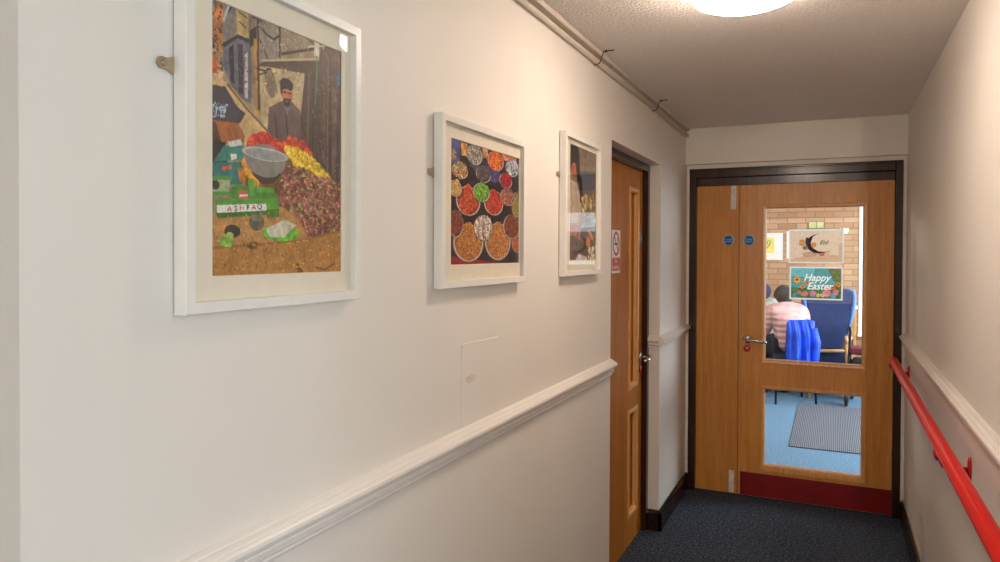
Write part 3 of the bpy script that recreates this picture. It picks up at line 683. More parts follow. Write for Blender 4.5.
  ['dots',[(150,140,60),(170,150,70),(120,110,50)],0.012,300,[(1.031,0.563),(1.026,0.525),(1.009,0.491),(0.986,0.465),(0.957,0.456),(0.929,0.462),(0.905,0.481),(0.889,0.513),(0.884,0.551),(0.889,0.592),(0.905,0.627),(0.929,0.649),(0.955,0.661),(0.983,0.655),(1.009,0.636),(1.026,0.604)]],
  ['ell',(196,186,170),0.1,0.232,0.525,0.167,0.125,(90,80,76)],
  ['ell',(154,52,30),0.2,0.232,0.525,0.143,0.112,None],
  ['dots',[(206,70,40),(190,50,30),(224,110,50)],0.012,300,[(0.364,0.535),(0.355,0.494),(0.324,0.456),(0.281,0.43),(0.232,0.418),(0.182,0.424),(0.142,0.443),(0.113,0.475),(0.104,0.513),(0.154,0.566),(0.173,0.611),(0.199,0.642),(0.229,0.655),(0.262,0.649),(0.288,0.623),(0.307,0.582)]],
  ['ell',(196,186,170),0.1,0.589,0.541,0.152,0.116,(90,80,76)],
  ['ell',(150,37,27),0.2,0.589,0.544,0.132,0.104,None],
  ['dots',[(200,50,36),(180,36,30),(216,90,50)],0.012,300,[(0.709,0.551),(0.7,0.513),(0.674,0.478),(0.634,0.453),(0.589,0.443),(0.544,0.446),(0.506,0.465),(0.48,0.494),(0.47,0.532),(0.518,0.579),(0.534,0.62),(0.558,0.649),(0.586,0.661),(0.617,0.655),(0.641,0.633),(0.66,0.595)]],
  ['ell',(196,186,170),0.1,0.064,0.608,0.086,0.068,(90,80,76)],
  ['ell',(160,127,67),0.2,0.064,0.611,0.074,0.06,None],
  ['dots',[(214,170,90),(200,140,110),(224,200,120)],0.012,300,[(0.137,0.62),(0.132,0.598),(0.116,0.576),(0.092,0.56),(0.064,0.554),(0.035,0.557),(0.012,0.566),(-0.002,0.582),(-0.009,0.604),(-0.005,0.627),(0.012,0.649),(0.035,0.661),(0.064,0.671),(0.09,0.671),(0.116,0.658),(0.13,0.642)]],
  ['ell',(196,186,170),0.1,0.409,0.611,0.122,0.082,(90,80,76)],
  ['ell',(82,135,37),0.2,0.409,0.614,0.104,0.073,None],
  ['dots',[(110,180,50),(86,160,40),(150,206,84)],0.012,300,[(0.513,0.627),(0.506,0.598),(0.482,0.573),(0.449,0.554),(0.409,0.544),(0.371,0.547),(0.338,0.557),(0.317,0.579),(0.31,0.604),(0.317,0.63),(0.338,0.655),(0.371,0.674),(0.409,0.684),(0.449,0.684),(0.482,0.674),(0.506,0.652)]],
  ['ell',(196,186,170),0.1,0.806,0.611,0.124,0.082,(90,80,76)],
  ['ell',(127,78,63),0.2,0.806,0.614,0.108,0.076,None],
  ['dots',[(170,104,84),(140,80,70),(196,136,110)],0.012,300,[(0.915,0.627),(0.905,0.595),(0.882,0.57),(0.849,0.551),(0.809,0.544),(0.768,0.544),(0.735,0.557),(0.712,0.579),(0.704,0.604),(0.712,0.633),(0.733,0.658),(0.766,0.677),(0.806,0.687),(0.846,0.687),(0.882,0.674),(0.905,0.652)]],
  ['ell',(196,186,170),0.1,0.239,0.184,0.208,0.161,(90,80,76)],
  ['ell',(154,103,42),0.2,0.239,0.187,0.178,0.146,None],
  ['dots',[(206,138,56),(190,116,44),(220,160,80),(196,100,50)],0.009,900,[(0.407,0.187),(0.392,0.133),(0.357,0.085),(0.303,0.054),(0.241,0.044),(0.18,0.057),(0.128,0.085),(0.095,0.13),(0.083,0.18),(0.144,0.244),(0.165,0.301),(0.199,0.339),(0.239,0.351),(0.279,0.342),(0.312,0.307),(0.336,0.25)]],
  ['ell',(196,186,170),0.1,0.66,0.203,0.209,0.171,(90,80,76)],
  ['ell',(154,103,42),0.2,0.66,0.206,0.18,0.155,None],
  ['dots',[(206,138,56),(190,116,44),(220,160,80),(196,100,50)],0.009,800,[(0.827,0.206),(0.816,0.149),(0.778,0.101),(0.723,0.066),(0.662,0.057),(0.6,0.07),(0.548,0.098),(0.513,0.146),(0.501,0.199),(0.565,0.269),(0.586,0.326),(0.619,0.367),(0.66,0.383),(0.7,0.37),(0.733,0.332),(0.759,0.275)]],
  ['ell',(196,186,170),0.1,0.981,0.199,0.106,0.097,(90,80,76)],
  ['ell',(150,82,45),0.2,0.981,0.199,0.092,0.087,None],
  ['dots',[(200,110,60),(180,90,50)],0.012,300,[(1.073,0.203),(1.066,0.171),(1.047,0.146),(1.017,0.127),(0.983,0.12),(0.948,0.127),(0.92,0.142),(0.901,0.168),(0.894,0.199),(0.901,0.231),(0.92,0.256),(0.948,0.275),(0.981,0.285),(1.017,0.278),(1.045,0.263),(1.066,0.234)]],
  ['ell',(196,186,170),0.1,0.073,0.329,0.097,0.111,(90,80,76)],
  ['ell',(102,46,36),0.2,0.073,0.332,0.083,0.098,None],
  ['dots',[(136,62,48),(110,44,38),(160,84,60)],0.012,300,[(0.156,0.339),(0.151,0.301),(0.132,0.269),(0.106,0.247),(0.073,0.237),(0.043,0.244),(0.017,0.263),(0.0,0.294),(-0.007,0.329),(0.0,0.364),(0.017,0.396),(0.043,0.418),(0.073,0.427),(0.104,0.424),(0.132,0.405),(0.149,0.373)]],
  ['ell',(196,186,170),0.1,0.877,0.342,0.145,0.117,(90,80,76)],
  ['ell',(102,46,36),0.2,0.877,0.345,0.125,0.106,None],
  ['dots',[(136,62,48),(110,44,38),(160,84,60)],0.012,300,[(1.0,0.351),(0.993,0.31),(0.965,0.275),(0.924,0.253),(0.877,0.244),(0.83,0.25),(0.792,0.272),(0.766,0.301),(0.757,0.339),(0.766,0.377),(0.792,0.411),(0.83,0.434),(0.875,0.446),(0.922,0.44),(0.965,0.421),(0.991,0.389)]],
  ['ell',(196,186,170),0.1,0.44,0.313,0.142,0.112,(90,80,76)],
  ['ell',(166,154,142),0.2,0.44,0.313,0.122,0.1,None],
  ['dots',[(222,206,190),(196,170,150),(150,110,96),(236,226,214)],0.017,200,[(0.563,0.323),(0.553,0.282),(0.525,0.25),(0.487,0.228),(0.44,0.218),(0.395,0.225),(0.357,0.244),(0.333,0.275),(0.324,0.31),(0.333,0.348),(0.357,0.38),(0.395,0.402),(0.44,0.411),(0.485,0.408),(0.525,0.389),(0.551,0.358)]],
 ],
 'fish': [
  ['poly',(136,122,106),0.2,[(-0.328,1.075),(1.382,1.276),(1.42,-0.101),(-0.306,-0.075)]],
  ['poly',(66,64,70),0.3,[(-0.134,1.05),(0.248,1.04),(0.255,0.795),(-0.127,0.781)]],
  ['poly',(110,98,84),0.2,[(0.436,1.005),(0.666,1.009),(0.592,0.913),(0.475,0.92)]],
  ['poly',(96,100,112),0.12,[(0.22,0.792),(1.172,0.847),(1.178,0.597),(0.369,0.573)]],
  ['poly',(150,136,112),0.15,[(0.22,0.825),(1.169,0.887),(1.172,0.837),(0.22,0.783)]],
  ['ell',(36,32,36),0.2,0.182,0.92,0.178,0.079,None],
  ['poly',(36,32,36),0.2,[(0.003,1.014),(0.143,0.958),(0.363,0.873),(0.328,0.748),(0.01,0.774)]],
  ['ell',(176,100,78),0.2,0.166,0.778,0.104,0.068,None],
  ['line',(60,30,28),0.01,[(0.111,0.8),(0.166,0.8)]],
  ['line',(90,40,36),0.01,[(0.131,0.733),(0.204,0.733)]],
  ['poly',(40,34,40),0.2,[(0.217,0.877),(0.363,0.856),(0.369,0.679),(0.258,0.689)]],
  ['poly',(194,180,156),0.15,[(-0.124,0.696),(0.08,0.693),(0.258,0.672),(0.408,0.538),(0.452,0.344),(0.159,0.283),(-0.118,0.394)]],
  ['line',(140,126,106),0.012,[(0.188,0.649),(0.299,0.481),(0.376,0.358)]],
  ['line',(120,106,90),0.01,[(0.048,0.606),(0.121,0.472)]],
  ['poly',(30,24,26),0.3,[(0.328,0.748),(0.443,0.738),(0.484,0.507),(0.373,0.519)]],
  ['dots',[(220,206,160),(190,160,100),(150,120,76)],0.03,60,[(0.408,0.521),(0.522,0.59),(1.048,0.649),(1.054,0.401),(0.487,0.389)]],
  ['poly',(130,150,128),0.3,[(0.376,0.394),(1.182,0.443),(1.185,0.366),(0.376,0.307)]],
  ['poly',(150,110,80),0.3,[(0.525,0.382),(0.761,0.399),(0.764,0.363),(0.529,0.347)]],
  ['poly',(216,230,222),0.1,[(0.904,0.384),(1.01,0.394),(1.013,0.356),(0.908,0.349)]],
  ['poly',(58,46,42),0.3,[(0.303,0.285),(1.185,0.328),(1.194,0.017),(0.166,-0.014)]],
  ['line',(176,170,150),0.012,[(0.376,0.297),(1.054,0.333)]],
  ['poly',(222,116,60),0.15,[(0.646,0.222),(0.748,0.196),(0.768,0.139),(0.669,0.12),(0.589,0.156)]],
  ['poly',(222,106,60),0.15,[(0.685,0.276),(0.787,0.271),(0.889,0.208),(0.869,0.179),(0.768,0.215)]],
  ['poly',(176,104,80),0.2,[(-0.016,0.311),(0.229,0.337),(0.379,0.271),(0.159,0.212),(-0.016,0.245)]],
  ['poly',(170,110,90),0.3,[(0.338,0.41),(0.449,0.406),(0.379,0.182),(0.306,0.179)]],
  ['ell',(54,44,50),0.4,0.127,0.118,0.194,0.105,(90,70,60)],
  ['fuzz',(222,110,50),0.3,40,[(0.022,0.177),(0.271,0.179),(0.274,0.038),(0.025,0.04)]],
  ['fuzz',(70,90,150),0.3,20,[(0.022,0.16),(0.271,0.163),(0.271,0.092),(0.022,0.09)]],
  ['poly',(196,196,206),0.3,[(0.201,0.005),(0.344,0.066),(0.611,0.038),(0.732,-0.026),(0.201,-0.024)]],
  ['dots',[(220,200,150),(200,176,120),(236,224,180)],0.03,30,[(0.691,-0.026),(0.729,0.094),(1.061,0.123),(1.064,-0.021)]],
 ],
 'moon': [
  ['poly',(236,206,174),0.06,[(-0.211,1.358),(1.136,1.326),(1.146,-0.249),(-0.201,-0.275)]],
  ['poly',(226,180,140),0.06,[(0.595,0.352),(1.031,0.632),(1.034,-0.098),(0.01,-0.114),(0.007,0.057)]],
  ['fuzz',(246,220,170),0.3,14,[(0.663,0.238),(1.0,0.295),(1.0,0.016),(0.667,0.01)]],
  ['ell',(206,160,130),0.2,0.374,0.233,0.126,0.085,(150,100,90)],
  ['ell',(36,32,44),0.1,0.568,0.58,0.259,0.313,None],
  ['poly',(236,206,174),0.04,[(0.439,0.808),(0.626,0.974),(0.929,0.917),(0.932,0.492),(0.782,0.373),(0.68,0.316),(0.544,0.337),(0.442,0.44),(0.395,0.606)]],
  ['poly',(236,206,174),0.04,[(0.806,0.42),(0.932,0.523),(0.932,0.212),(0.752,0.238)]],
  ['ell',(222,150,70),0.2,0.228,0.611,0.063,0.101,(150,90,50)],
  ['ell',(222,150,70),0.2,0.452,0.539,0.053,0.083,(150,90,50)],
  ['ell',(60,50,56),0.3,0.327,0.648,0.034,0.145,None],
  ['ell',(206,120,90),0.3,0.612,0.238,0.058,0.052,(190,170,150)],
  ['ell',(140,110,90),0.3,0.293,0.451,0.058,0.07,None],
 ],
 'easter': [
  ['poly',(96,164,158),0.12,[(-0.232,1.269),(1.165,1.285),(1.173,-0.188),(-0.225,-0.258)]],
  ['poly',(120,190,190),0.12,[(-0.011,1.038),(0.493,1.048),(0.423,0.688),(-0.011,0.737)]],
  ['poly',(120,124,74),0.25,[(0.739,0.989),(1.018,1.054),(1.021,0.473),(0.845,0.581)]],
  ['poly',(84,120,66),0.4,[(-0.007,0.376),(0.211,0.323),(0.637,0.398),(1.021,0.473),(1.021,0.005),(-0.004,-0.043)]],
  ['fuzz',(160,150,60),0.5,90,[(0.014,0.435),(1.004,0.527),(1.004,0.065),(0.018,0.016)]],
  ['fuzz',(50,90,60),0.5,70,[(0.014,0.559),(1.004,0.473),(1.004,0.065),(0.018,0.016)]],
  ['ell',(236,160,70),0.2,0.12,0.608,0.069,0.113,None],
  ['ell',(120,60,40),0.2,0.12,0.608,0.025,0.038,None],
  ['ell',(236,150,70),0.2,0.246,0.591,0.04,0.067,None],
  ['ell',(120,60,40),0.2,0.246,0.591,0.014,0.024,None],
  ['ell',(230,140,60),0.2,0.335,0.495,0.04,0.067,None],
  ['ell',(120,60,40),0.2,0.335,0.495,0.014,0.022,None],
  ['ell',(232,150,60),0.2,0.229,0.382,0.044,0.073,None],
  ['ell',(120,60,40),0.2,0.229,0.382,0.016,0.024,None],
  ['ell',(236,140,70),0.2,0.94,0.468,0.046,0.078,None],
  ['ell',(120,60,40),0.2,0.94,0.468,0.018,0.027,None],
  ['ell',(232,150,60),0.2,0.785,0.376,0.051,0.086,None],
  ['ell',(120,60,40),0.2,0.785,0.376,0.018,0.03,None],
  ['ell',(240,160,80),0.2,0.725,0.344,0.039,0.065,None],
  ['ell',(120,60,40),0.2,0.725,0.344,0.014,0.022,None],
  ['ell',(230,120,60),0.2,0.849,0.371,0.039,0.065,None],
  ['ell',(120,60,40),0.2,0.849,0.371,0.014,0.022,None],
  ['ell',(90,140,180),0.2,0.085,0.091,0.049,0.073,None],
  ['ell',(216,130,110),0.2,0.169,0.188,0.044,0.067,None],
  ['ell',(222,120,130),0.2,0.282,0.145,0.065,0.094,None],
  ['ell',(206,130,160),0.2,0.444,0.156,0.067,0.099,None],
  ['ell',(230,190,110),0.2,0.549,0.102,0.04,0.062,None],
  ['ell',(230,130,140),0.2,0.715,0.177,0.079,0.118,None],
  ['ell',(110,160,190),0.2,0.849,0.113,0.06,0.089,None],
  ['ell',(226,120,130),0.2,0.898,0.22,0.058,0.089,None],
  ['ell',(216,196,120),0.2,0.634,0.102,0.044,0.067,None],
 ],
}

def stamp(U, V, C, W, H, body, size, x, y, col, shear=0, xs=1, slope=0, sp=1.0):
    """print lettering into a sheet: x, y = centre in metres from the lower left corner"""
    cu = bpy.data.curves.new('lettering', 'FONT'); cu.body = body; cu.size = size; cu.align_x = 'CENTER'; cu.align_y = 'CENTER'; cu.shear = shear; cu.space_line = .85; cu.space_character = sp; cu.offset = size * .018
    tmp = bpy.data.objects.new('lettering', cu); COL.objects.link(tmp); dg = bpy.context.evaluated_depsgraph_get()
    me = bpy.data.meshes.new_from_object(tmp.evaluated_get(dg)); bpy.data.objects.remove(tmp); me.calc_loop_triangles()
    X, Y = U * W, V * H
    for t in me.loop_triangles:
        P = [(x + me.vertices[k].co.x * xs, y + me.vertices[k].co.y + slope * me.vertices[k].co.x * xs) for k in t.vertices]
        bx = (X >= min(p[0] for p in P)) & (X <= max(p[0] for p in P)) & (Y >= min(p[1] for p in P)) & (Y <= max(p[1] for p in P))
        if bx.any():
            m = np.zeros(U.shape, bool); m[bx] = inside(X[bx], Y[bx], P); C[m] = col
    bpy.data.meshes.remove(me)
def plate_text(U, V, C):
    # the word on the front plate of the weighing scale, a letter at a time in its own colour
    cols = [(196, 30, 34), (30, 30, 50), (196, 30, 34), (30, 30, 50), (196, 30, 34), (40, 50, 120)]
    for i, g in enumerate('ASHFAQ'):
        u = .118 + .0405 * i; stamp(U, V, C, .325, .431, g, .0118, u * .325, (.2500 + (.2675 - .2500) * i / 5) * .431, cols[i], xs=1.25)
def moon_text(U, V, C): stamp(U, V, C, .294, .193, 'Eid', .034, .188, .118, (110, 84, 66), .35, 1.1)
def easter_text(U, V, C): stamp(U, V, C, .284, .186, 'Happy\n  Easter', .062, .146, .100, (250, 250, 244), .35, .92)

def picture(y0, y1, z0, z1, img, key, cell, seed, label, hook_z, extra=None, turn=0):
    W, H = y1 - y0, z1 - z0; t = empty('framed_picture', (L, (y0 + y1) / 2, z0), turn, label=label, cat='picture', group='white framed photographs on the left wall')
    f = lambda u, v, w: (w + .003, u - W / 2, v)
    MB(f).ring((0, 0, W, H), (.018, .018, W - .018, H - .018), [(0, 0), (0, .0225), (.06, .024), (.94, .024), (1, .0225), (1, 0)]).build('frame', 'white_frame', t)
    a, b, c, d = img[0] - y0, img[2] - z0, img[1] - y0, img[3] - z0
    m = MB(f); m.ring((.016, .016, W - .016, H - .016), (a, b, c, d), [(0, .0095), (0, .0115), (.97, .0115), (1, .0100), (1, .0095)]); m.build('mat_board', 'mat_board', t)
    MB(f).box((.017, .017, .001), (W - .017, H - .017, .004)).build('backing_board', 'backing_board', t)
    C, nu, nv = ink(ART[key], c - a + .006, d - b + .006, cell, seed, extra)
    g = lambda u, v, w: f(u + a - .003, v + b - .003, w)
    sheet('photo_print', g, c - a + .006, d - b + .006, C, nu, nv, t, .0085, .0006)
    MB(f).box((.016, .016, .0119), (W - .016, H - .016, .0131)).build('glass_pane', 'picture_glass', t)
    hz = hook_z - z0
    k = MB(f); n = 14; out = [(-.020 + .008 * math.cos(x), hz + .0085 * math.sin(x)) for x in [math.pi * .5 + math.pi * i / n for i in range(n + 1)]]
    pr = [(-.002, hz + .0125)] + [(-.010, hz + .0085)] + out + [(-.010, hz - .0085), (-.002, hz - .0125), (.004, hz - .0125), (.004, hz + .0125)]
    k.prism(pr, 2, -.002, .0005); h = k.build('mirror_plate', 'brass', t)
    MB(f).lathe([(0, .0005), (.0042, .0005), (.0038, .002), (.0015, .0026), (0, .0026)], (-.018, hz, 0), 2, 14).build('screw', 'screw_steel', h)
    return t
picture(.740, 1.169, 1.466, 2.004, (.802, 1.121, 1.522, 1.947), 'street', .0011, 3, 'largest and nearest white framed photo, a man at a fruit stall with green scale', 1.831, plate_text, .0105)
picture(1.490, 2.006, 1.471, 1.898, (1.557, 1.980, 1.529, 1.845), 'spice', .0015, 5, 'middle white framed photo of colourful bowls of spices', 1.753)
picture(2.360, 2.790, 1.476, 1.992, (2.441, 2.755, 1.532, 1.956), 'fish', .0018, 8, 'farthest white framed photo, narrow looking, of a man in beige beside the door', 1.837)

# painted-over plate on the left wall
t = empty('wall_plate', (L, 1.751, 1.104), label='painted-over rectangular blanking plate with a faint stain above the left dado rail', cat='wall plate')
f = lambda u, v, w: (w, u, v)
MB(f).box((-.109, 0, 0), (.109, .21, .0010)).build('plate', 'wall_paint', t, .0006)
n = 22; m = MB(f); pr = [(-.060 + .032 * math.cos(2 * math.pi * k / n) * (1 + .25 * math.sin(k * 2.3)), .117 + .010 * math.sin(2 * math.pi * k / n) * (1 + .3 * math.sin(k * 1.7))) for k in range(n)]
m.prism(pr, 2, .0009, .0011); m.build('stain', 'stain', t)
m = MB(f); m.box((-.1115, -.001, 0), (-.1085, .2125, .0018)); m.box((-.1115, .2095, 0), (.109, .2125, .0018)); m.build('filler_edge', 'gloss_paint', t)

# ------------------------------------------------------------------ signs
def fire_sign(name, pos, rz, lines, label, r=.036, grp=None):
    t = empty(name, pos, rz, label=label, cat='sign', group=grp); f = lambda u, v, w: (u, -w, v)
    MB(f).lathe([(0, 0), (r, 0), (r, .0008), (0, .0008)], (0, 0, 0), 2, 40).build('disc_border', 'sign_white', t)
    MB(f).lathe([(0, .0008), (r * .84, .0008), (r * .84, .0012), (0, .0012)], (0, 0, 0), 2, 40).build('disc_face', 'sign_blue', t)
    text('lettering', lines, .0140, 'sign_white', t, (0, -.0014, 0), (math.pi / 2, 0, 0), .0002)
fire_sign('fire_door_sign', (-.617, DY, 1.645), 0, 'Fire door\nkeep locked', 'round blue fire door sign on the narrow left leaf')
fire_sign('fire_door_sign', (-.491, DY, 1.645), 0, 'Fire door\nkeep shut', 'round blue fire door sign on the wide glazed leaf')
fire_sign('fire_door_sign', (XD, 3.889, 1.645), math.pi / 2, 'Fire door\nkeep shut', 'round blue sign on the far edge of the brown side door', .028)
t = empty('no_smoking_sign', (XD, 3.410, 1.461), math.pi / 2, label='white and red no smoking sign on the brown side door', cat='sign'); f = lambda u, v, w: (u, -w, v)
MB(f).box((-.074, 0, 0), (.074, .212, .001)).build('panel', 'sign_white', t, .0004)
MB(f).box((-.068, .012, .001), (.068, .076, .0014)).build('text_panel', 'sign_red', t)
n = 40; m = MB(f); c = (0, .145, 0)
vs = []; fs = []
for k in range(n):
    a = 2 * math.pi * k / n
    for r in (.060, .046): vs += [(c[0] + r * math.cos(a), c[1] + r * math.sin(a), .001), (c[0] + r * math.cos(a), c[1] + r * math.sin(a), .0015)]
for k in range(n):
    l = (k + 1) % n; A = [4 * k + i for i in range(4)]; B = [4 * l + i for i in range(4)]
    fs += [(A[1], B[1], B[3], A[3]), (A[0], B[0], B[1], A[1]), (A[2], A[3], B[3], B[2])]
m.add(vs, fs); s = .7071; h = .006
m.add([(-.052 * s - h * s, .145 + .052 * s - h * s, .0017), (-.052 * s + h * s, .145 + .052 * s + h * s, .0017), (.052 * s + h * s, .145 - .052 * s + h * s, .0017), (.052 * s - h * s, .145 - .052 * s - h * s, .0017)], [(0, 3, 2, 1)])
m.build('prohibition_ring', 'sign_red', t)
m = MB(f); m.box((-.034, .139, .001), (.026, .149, .0013)); m.box((.029, .139, .001), (.034, .149, .0013)); m.tube([(.028, .153, .0012), (.030, .162, .0012), (.024, .168, .0012), (.028, .178, .0012)], .0022, 6); m.build('cigarette_symbol', 'sign_black', t)
text('lettering', 'No\nsmoking', .030, 'sign_white', t, (0, -.0016, .044), (math.pi / 2, 0, 0), .0002)

# posters taped to the glass of the fire door
def poster(name, key, x0, x1, z0, z1, seed, label, extra):
    W, H = x1 - x0, z1 - z0; t = empty(name, (x0, DY + .017, z0), label=label, cat='poster'); f = lambda u, v, w: (u, -w, v)
    o, i = (-.009, -.009, W + .009, H + .009), (0, 0, W, H)
    MB(f).add([(o[0], o[1], .0006), (o[2], o[1], .0006), (o[2], o[3], .0006), (o[0], o[3], .0006), (0, 0, .0006), (W, 0, .0006), (W, H, .0006), (0, H, .0006)], [(0, 1, 5, 4), (1, 2, 6, 5), (2, 3, 7, 6), (3, 0, 4, 7)]).build('paper_border', 'thin_paper', t)
    C, nu, nv = ink(ART[key], W, H, .0011, seed, extra); sheet('artwork', f, W, H, C, nu, nv, t, 0, .0006, 'thin_print')
    return t
pa = poster('poster', 'moon', -.246, .048, 1.511, 1.704, 11, 'upper poster on the door glass, dark crescent moon on peach', moon_text)
pb = poster('poster', 'easter', -.240, .044, 1.285, 1.471, 12, 'lower poster on the door glass, white lettering over flowers and painted eggs', easter_text)

# ------------------------------------------------------------------ handrail
t = empty('handrail', (.310, 3.0, .96), label='glossy red round handrail along the right wall', cat='handrail')
m = MB(); ya, yb = .75 - 3.0, 4.60 - 3.0; r = .0225
m.tube([(0, ya + .004, 0), (0, ya + .02, 0), (0, yb - .02, 0), (0, yb - .006, 0), (0, yb, 0)], [r * .9, r, r, r * .96, r * .8], 36)
m.build('rail', 'red_gloss', t)
for y in (4.50, 2.563, .95):
    yy = y - 3.0; b = MB(); g0 = RW - .310
    b.lathe([(0, g0), (.017, g0), (.017, g0 - .006), (.012, g0 - .009), (0, g0 - .009)], (0, yy, -.055), 0, 28, sx=1.0, sy=2.2)
    b.tube([(g0 - .006, yy, -.058), (.03, yy, -.060), (.004, yy, -.050), (-.002, yy, -.034), (0, yy, -.018)], [.009, .009, .010, .010, .012], 14)
    b.lathe([(0, -.036), (.014, -.036), (.020, -.026), (.022, -.010), (0, -.010)], (-.004, yy, 0), 2, 20, sx=1.0, sy=1.3)
    o = b.build('wall_bracket', 'red_bracket', t)
    for dz in (-.024, .024): MB().lathe([(0, g0 - .009), (.0035, g0 - .009), (.003, g0 - .011), (0, g0 - .011)], (0, yy, -.055 + dz), 0, 10).build('screw', 'screw_steel', o)

# ------------------------------------------------------------------ ceiling lamp
for loc, lab in (((-.243, 2.200, CE), 'round glowing bulkhead lamp on the stippled ceiling'), ((.25, -14.2, CE), 'distant round lamp of the corridor behind, seen only as a reflection in the door glass')):
    t = empty('ceiling_light', loc, label=lab, cat='ceiling light')
    MB().lathe([(0, 0), (.146, 0), (.150, -.005), (.150, -.016), (.145, -.020), (0, -.020)], (0, 0, 0), 2, 64).build('lamp_base', 'lamp_base', t)
    MB().lathe([(0, -.0202), (.142, -.0202), (.148, -.028), (.149, -.052), (.142, -.064), (.12, -.073), (.08, -.078), (.03, -.080), (0, -.0801)], (0, 0, 0), 2, 64).build('diffuser', 'lamp_glow', t).scale.z = 1 if loc[1] > 0 else 2.4

# ------------------------------------------------------------------ conduits under the ceiling
m = MB().box((L, C0, CE - .020), (L + .030, 2.885, CE)).box((L, 2.900, CE - .015), (L + .026, DY - .07, CE))
tag(m.build('cable_trunking', 'conduit_paint', None, .002), 'square painted cable trunking in the corner of ceiling and left wall', 'cable trunking')
m = MB().tube([(L + .011, C0, 2.329), (L + .011, 3.0, 2.329), (L + .011, DY - .07, 2.329)], .0105, 20)
tag(m.build('conduit_pipe', 'conduit_paint'), 'thin painted conduit pipe running just below the square trunking', 'pipe')
for y, lab in ((2.752, 'dark wire clip nearer the ceiling lamp, hooked round the conduit'), (3.762, 'dark wire clip nearer the fire door, hooked round the conduit')):
    m = MB(); m.tube([(L + .002, y, 2.314), (L + .012, y, 2.3145), (L + .024, y, 2.319), (L + .030, y, 2.330), (L + .034, y + .002, 2.345), (L + .040, y + .004, 2.364), (L + .058, y + .006, 2.367), (L + .082, y + .008, 2.3675)], .0024, 8)
    m.lathe([(0, 2.362), (.005, 2.362), (.005, 2.370), (0, 2.370)], (L + .05, y + .005, 0), 2, 10)
    tag(m.build('wire_clip', 'clip_metal'), lab, 'clip', 'wire clips on the conduit')

# ------------------------------------------------------------------ hall: mat, sheets, sign
tag(MB().box((-.312, 6.18, 0), (1.15, 7.995, .010)).build('door_mat', 'rib_mat', None, .003), 'grey ribbed mat on the blue hall carpet', 'mat')
def wall_sheet(x0, x1, z0, z1, label, patch=None):
    t = empty('paper_notice', (x0, 9.4, z0), label=label, cat='notice'); f = lambda u, v, w: (u, -w, v)
    MB(f).box((0, 0, 0), (x1 - x0, z1 - z0, .002)).build('sheet', 'paper', t)
    if patch:
        MB(f).box((patch[0] - x0, patch[1] - z0, .002), (patch[2] - x0, patch[3] - z0, .003)).build('yellow_panel', 'paper_yellow', t)
        m = MB(f); cx, cz = (patch[0] + patch[2]) / 2 - x0 + .01, (patch[1] + patch[3]) / 2 - z0 + .02
        m.tube([(cx - .03, cz - .07, .0035), (cx + .02, cz - .02, .0035), (cx + .03, cz + .03, .0035), (cx, cz + .04, .0035), (cx - .015, cz, .0035), (cx + .02, cz - .01, .0035)], .005, 6); m.build('drawing', 'paper_ink', t)
wall_sheet(-.90, -.566, 1.484, 1.817, 'white sheet with a yellow panel on the brick wall', (-.83, 1.57, -.665, 1.76))
wall_sheet(-C0, -.20, 1.50, 1.84, 'white sheet on the brick wall mostly behind the door posters')
t = empty('wall_sign', (-.190, 9.4, 1.91), label='small pale green and yellow sign high on the brick wall', cat='sign'); f = lambda u, v, w: (u, -w, v)
MB(f).ring((-.09, -.045, .09, .045), (-.082, -.037, .082, .037), [(0, 0), (0, .012), (1, .012), (1, 0)]).build('sign_border', 'paper_ink', t)
MB(f).box((-.082, -.037, 0), (.082, .037, .008)).build('sign_panel', 'sign_green', t)
MB(f).box((-.004, -.037, .008), (.004, .037, .010)).build('divider', 'paper_ink', t)

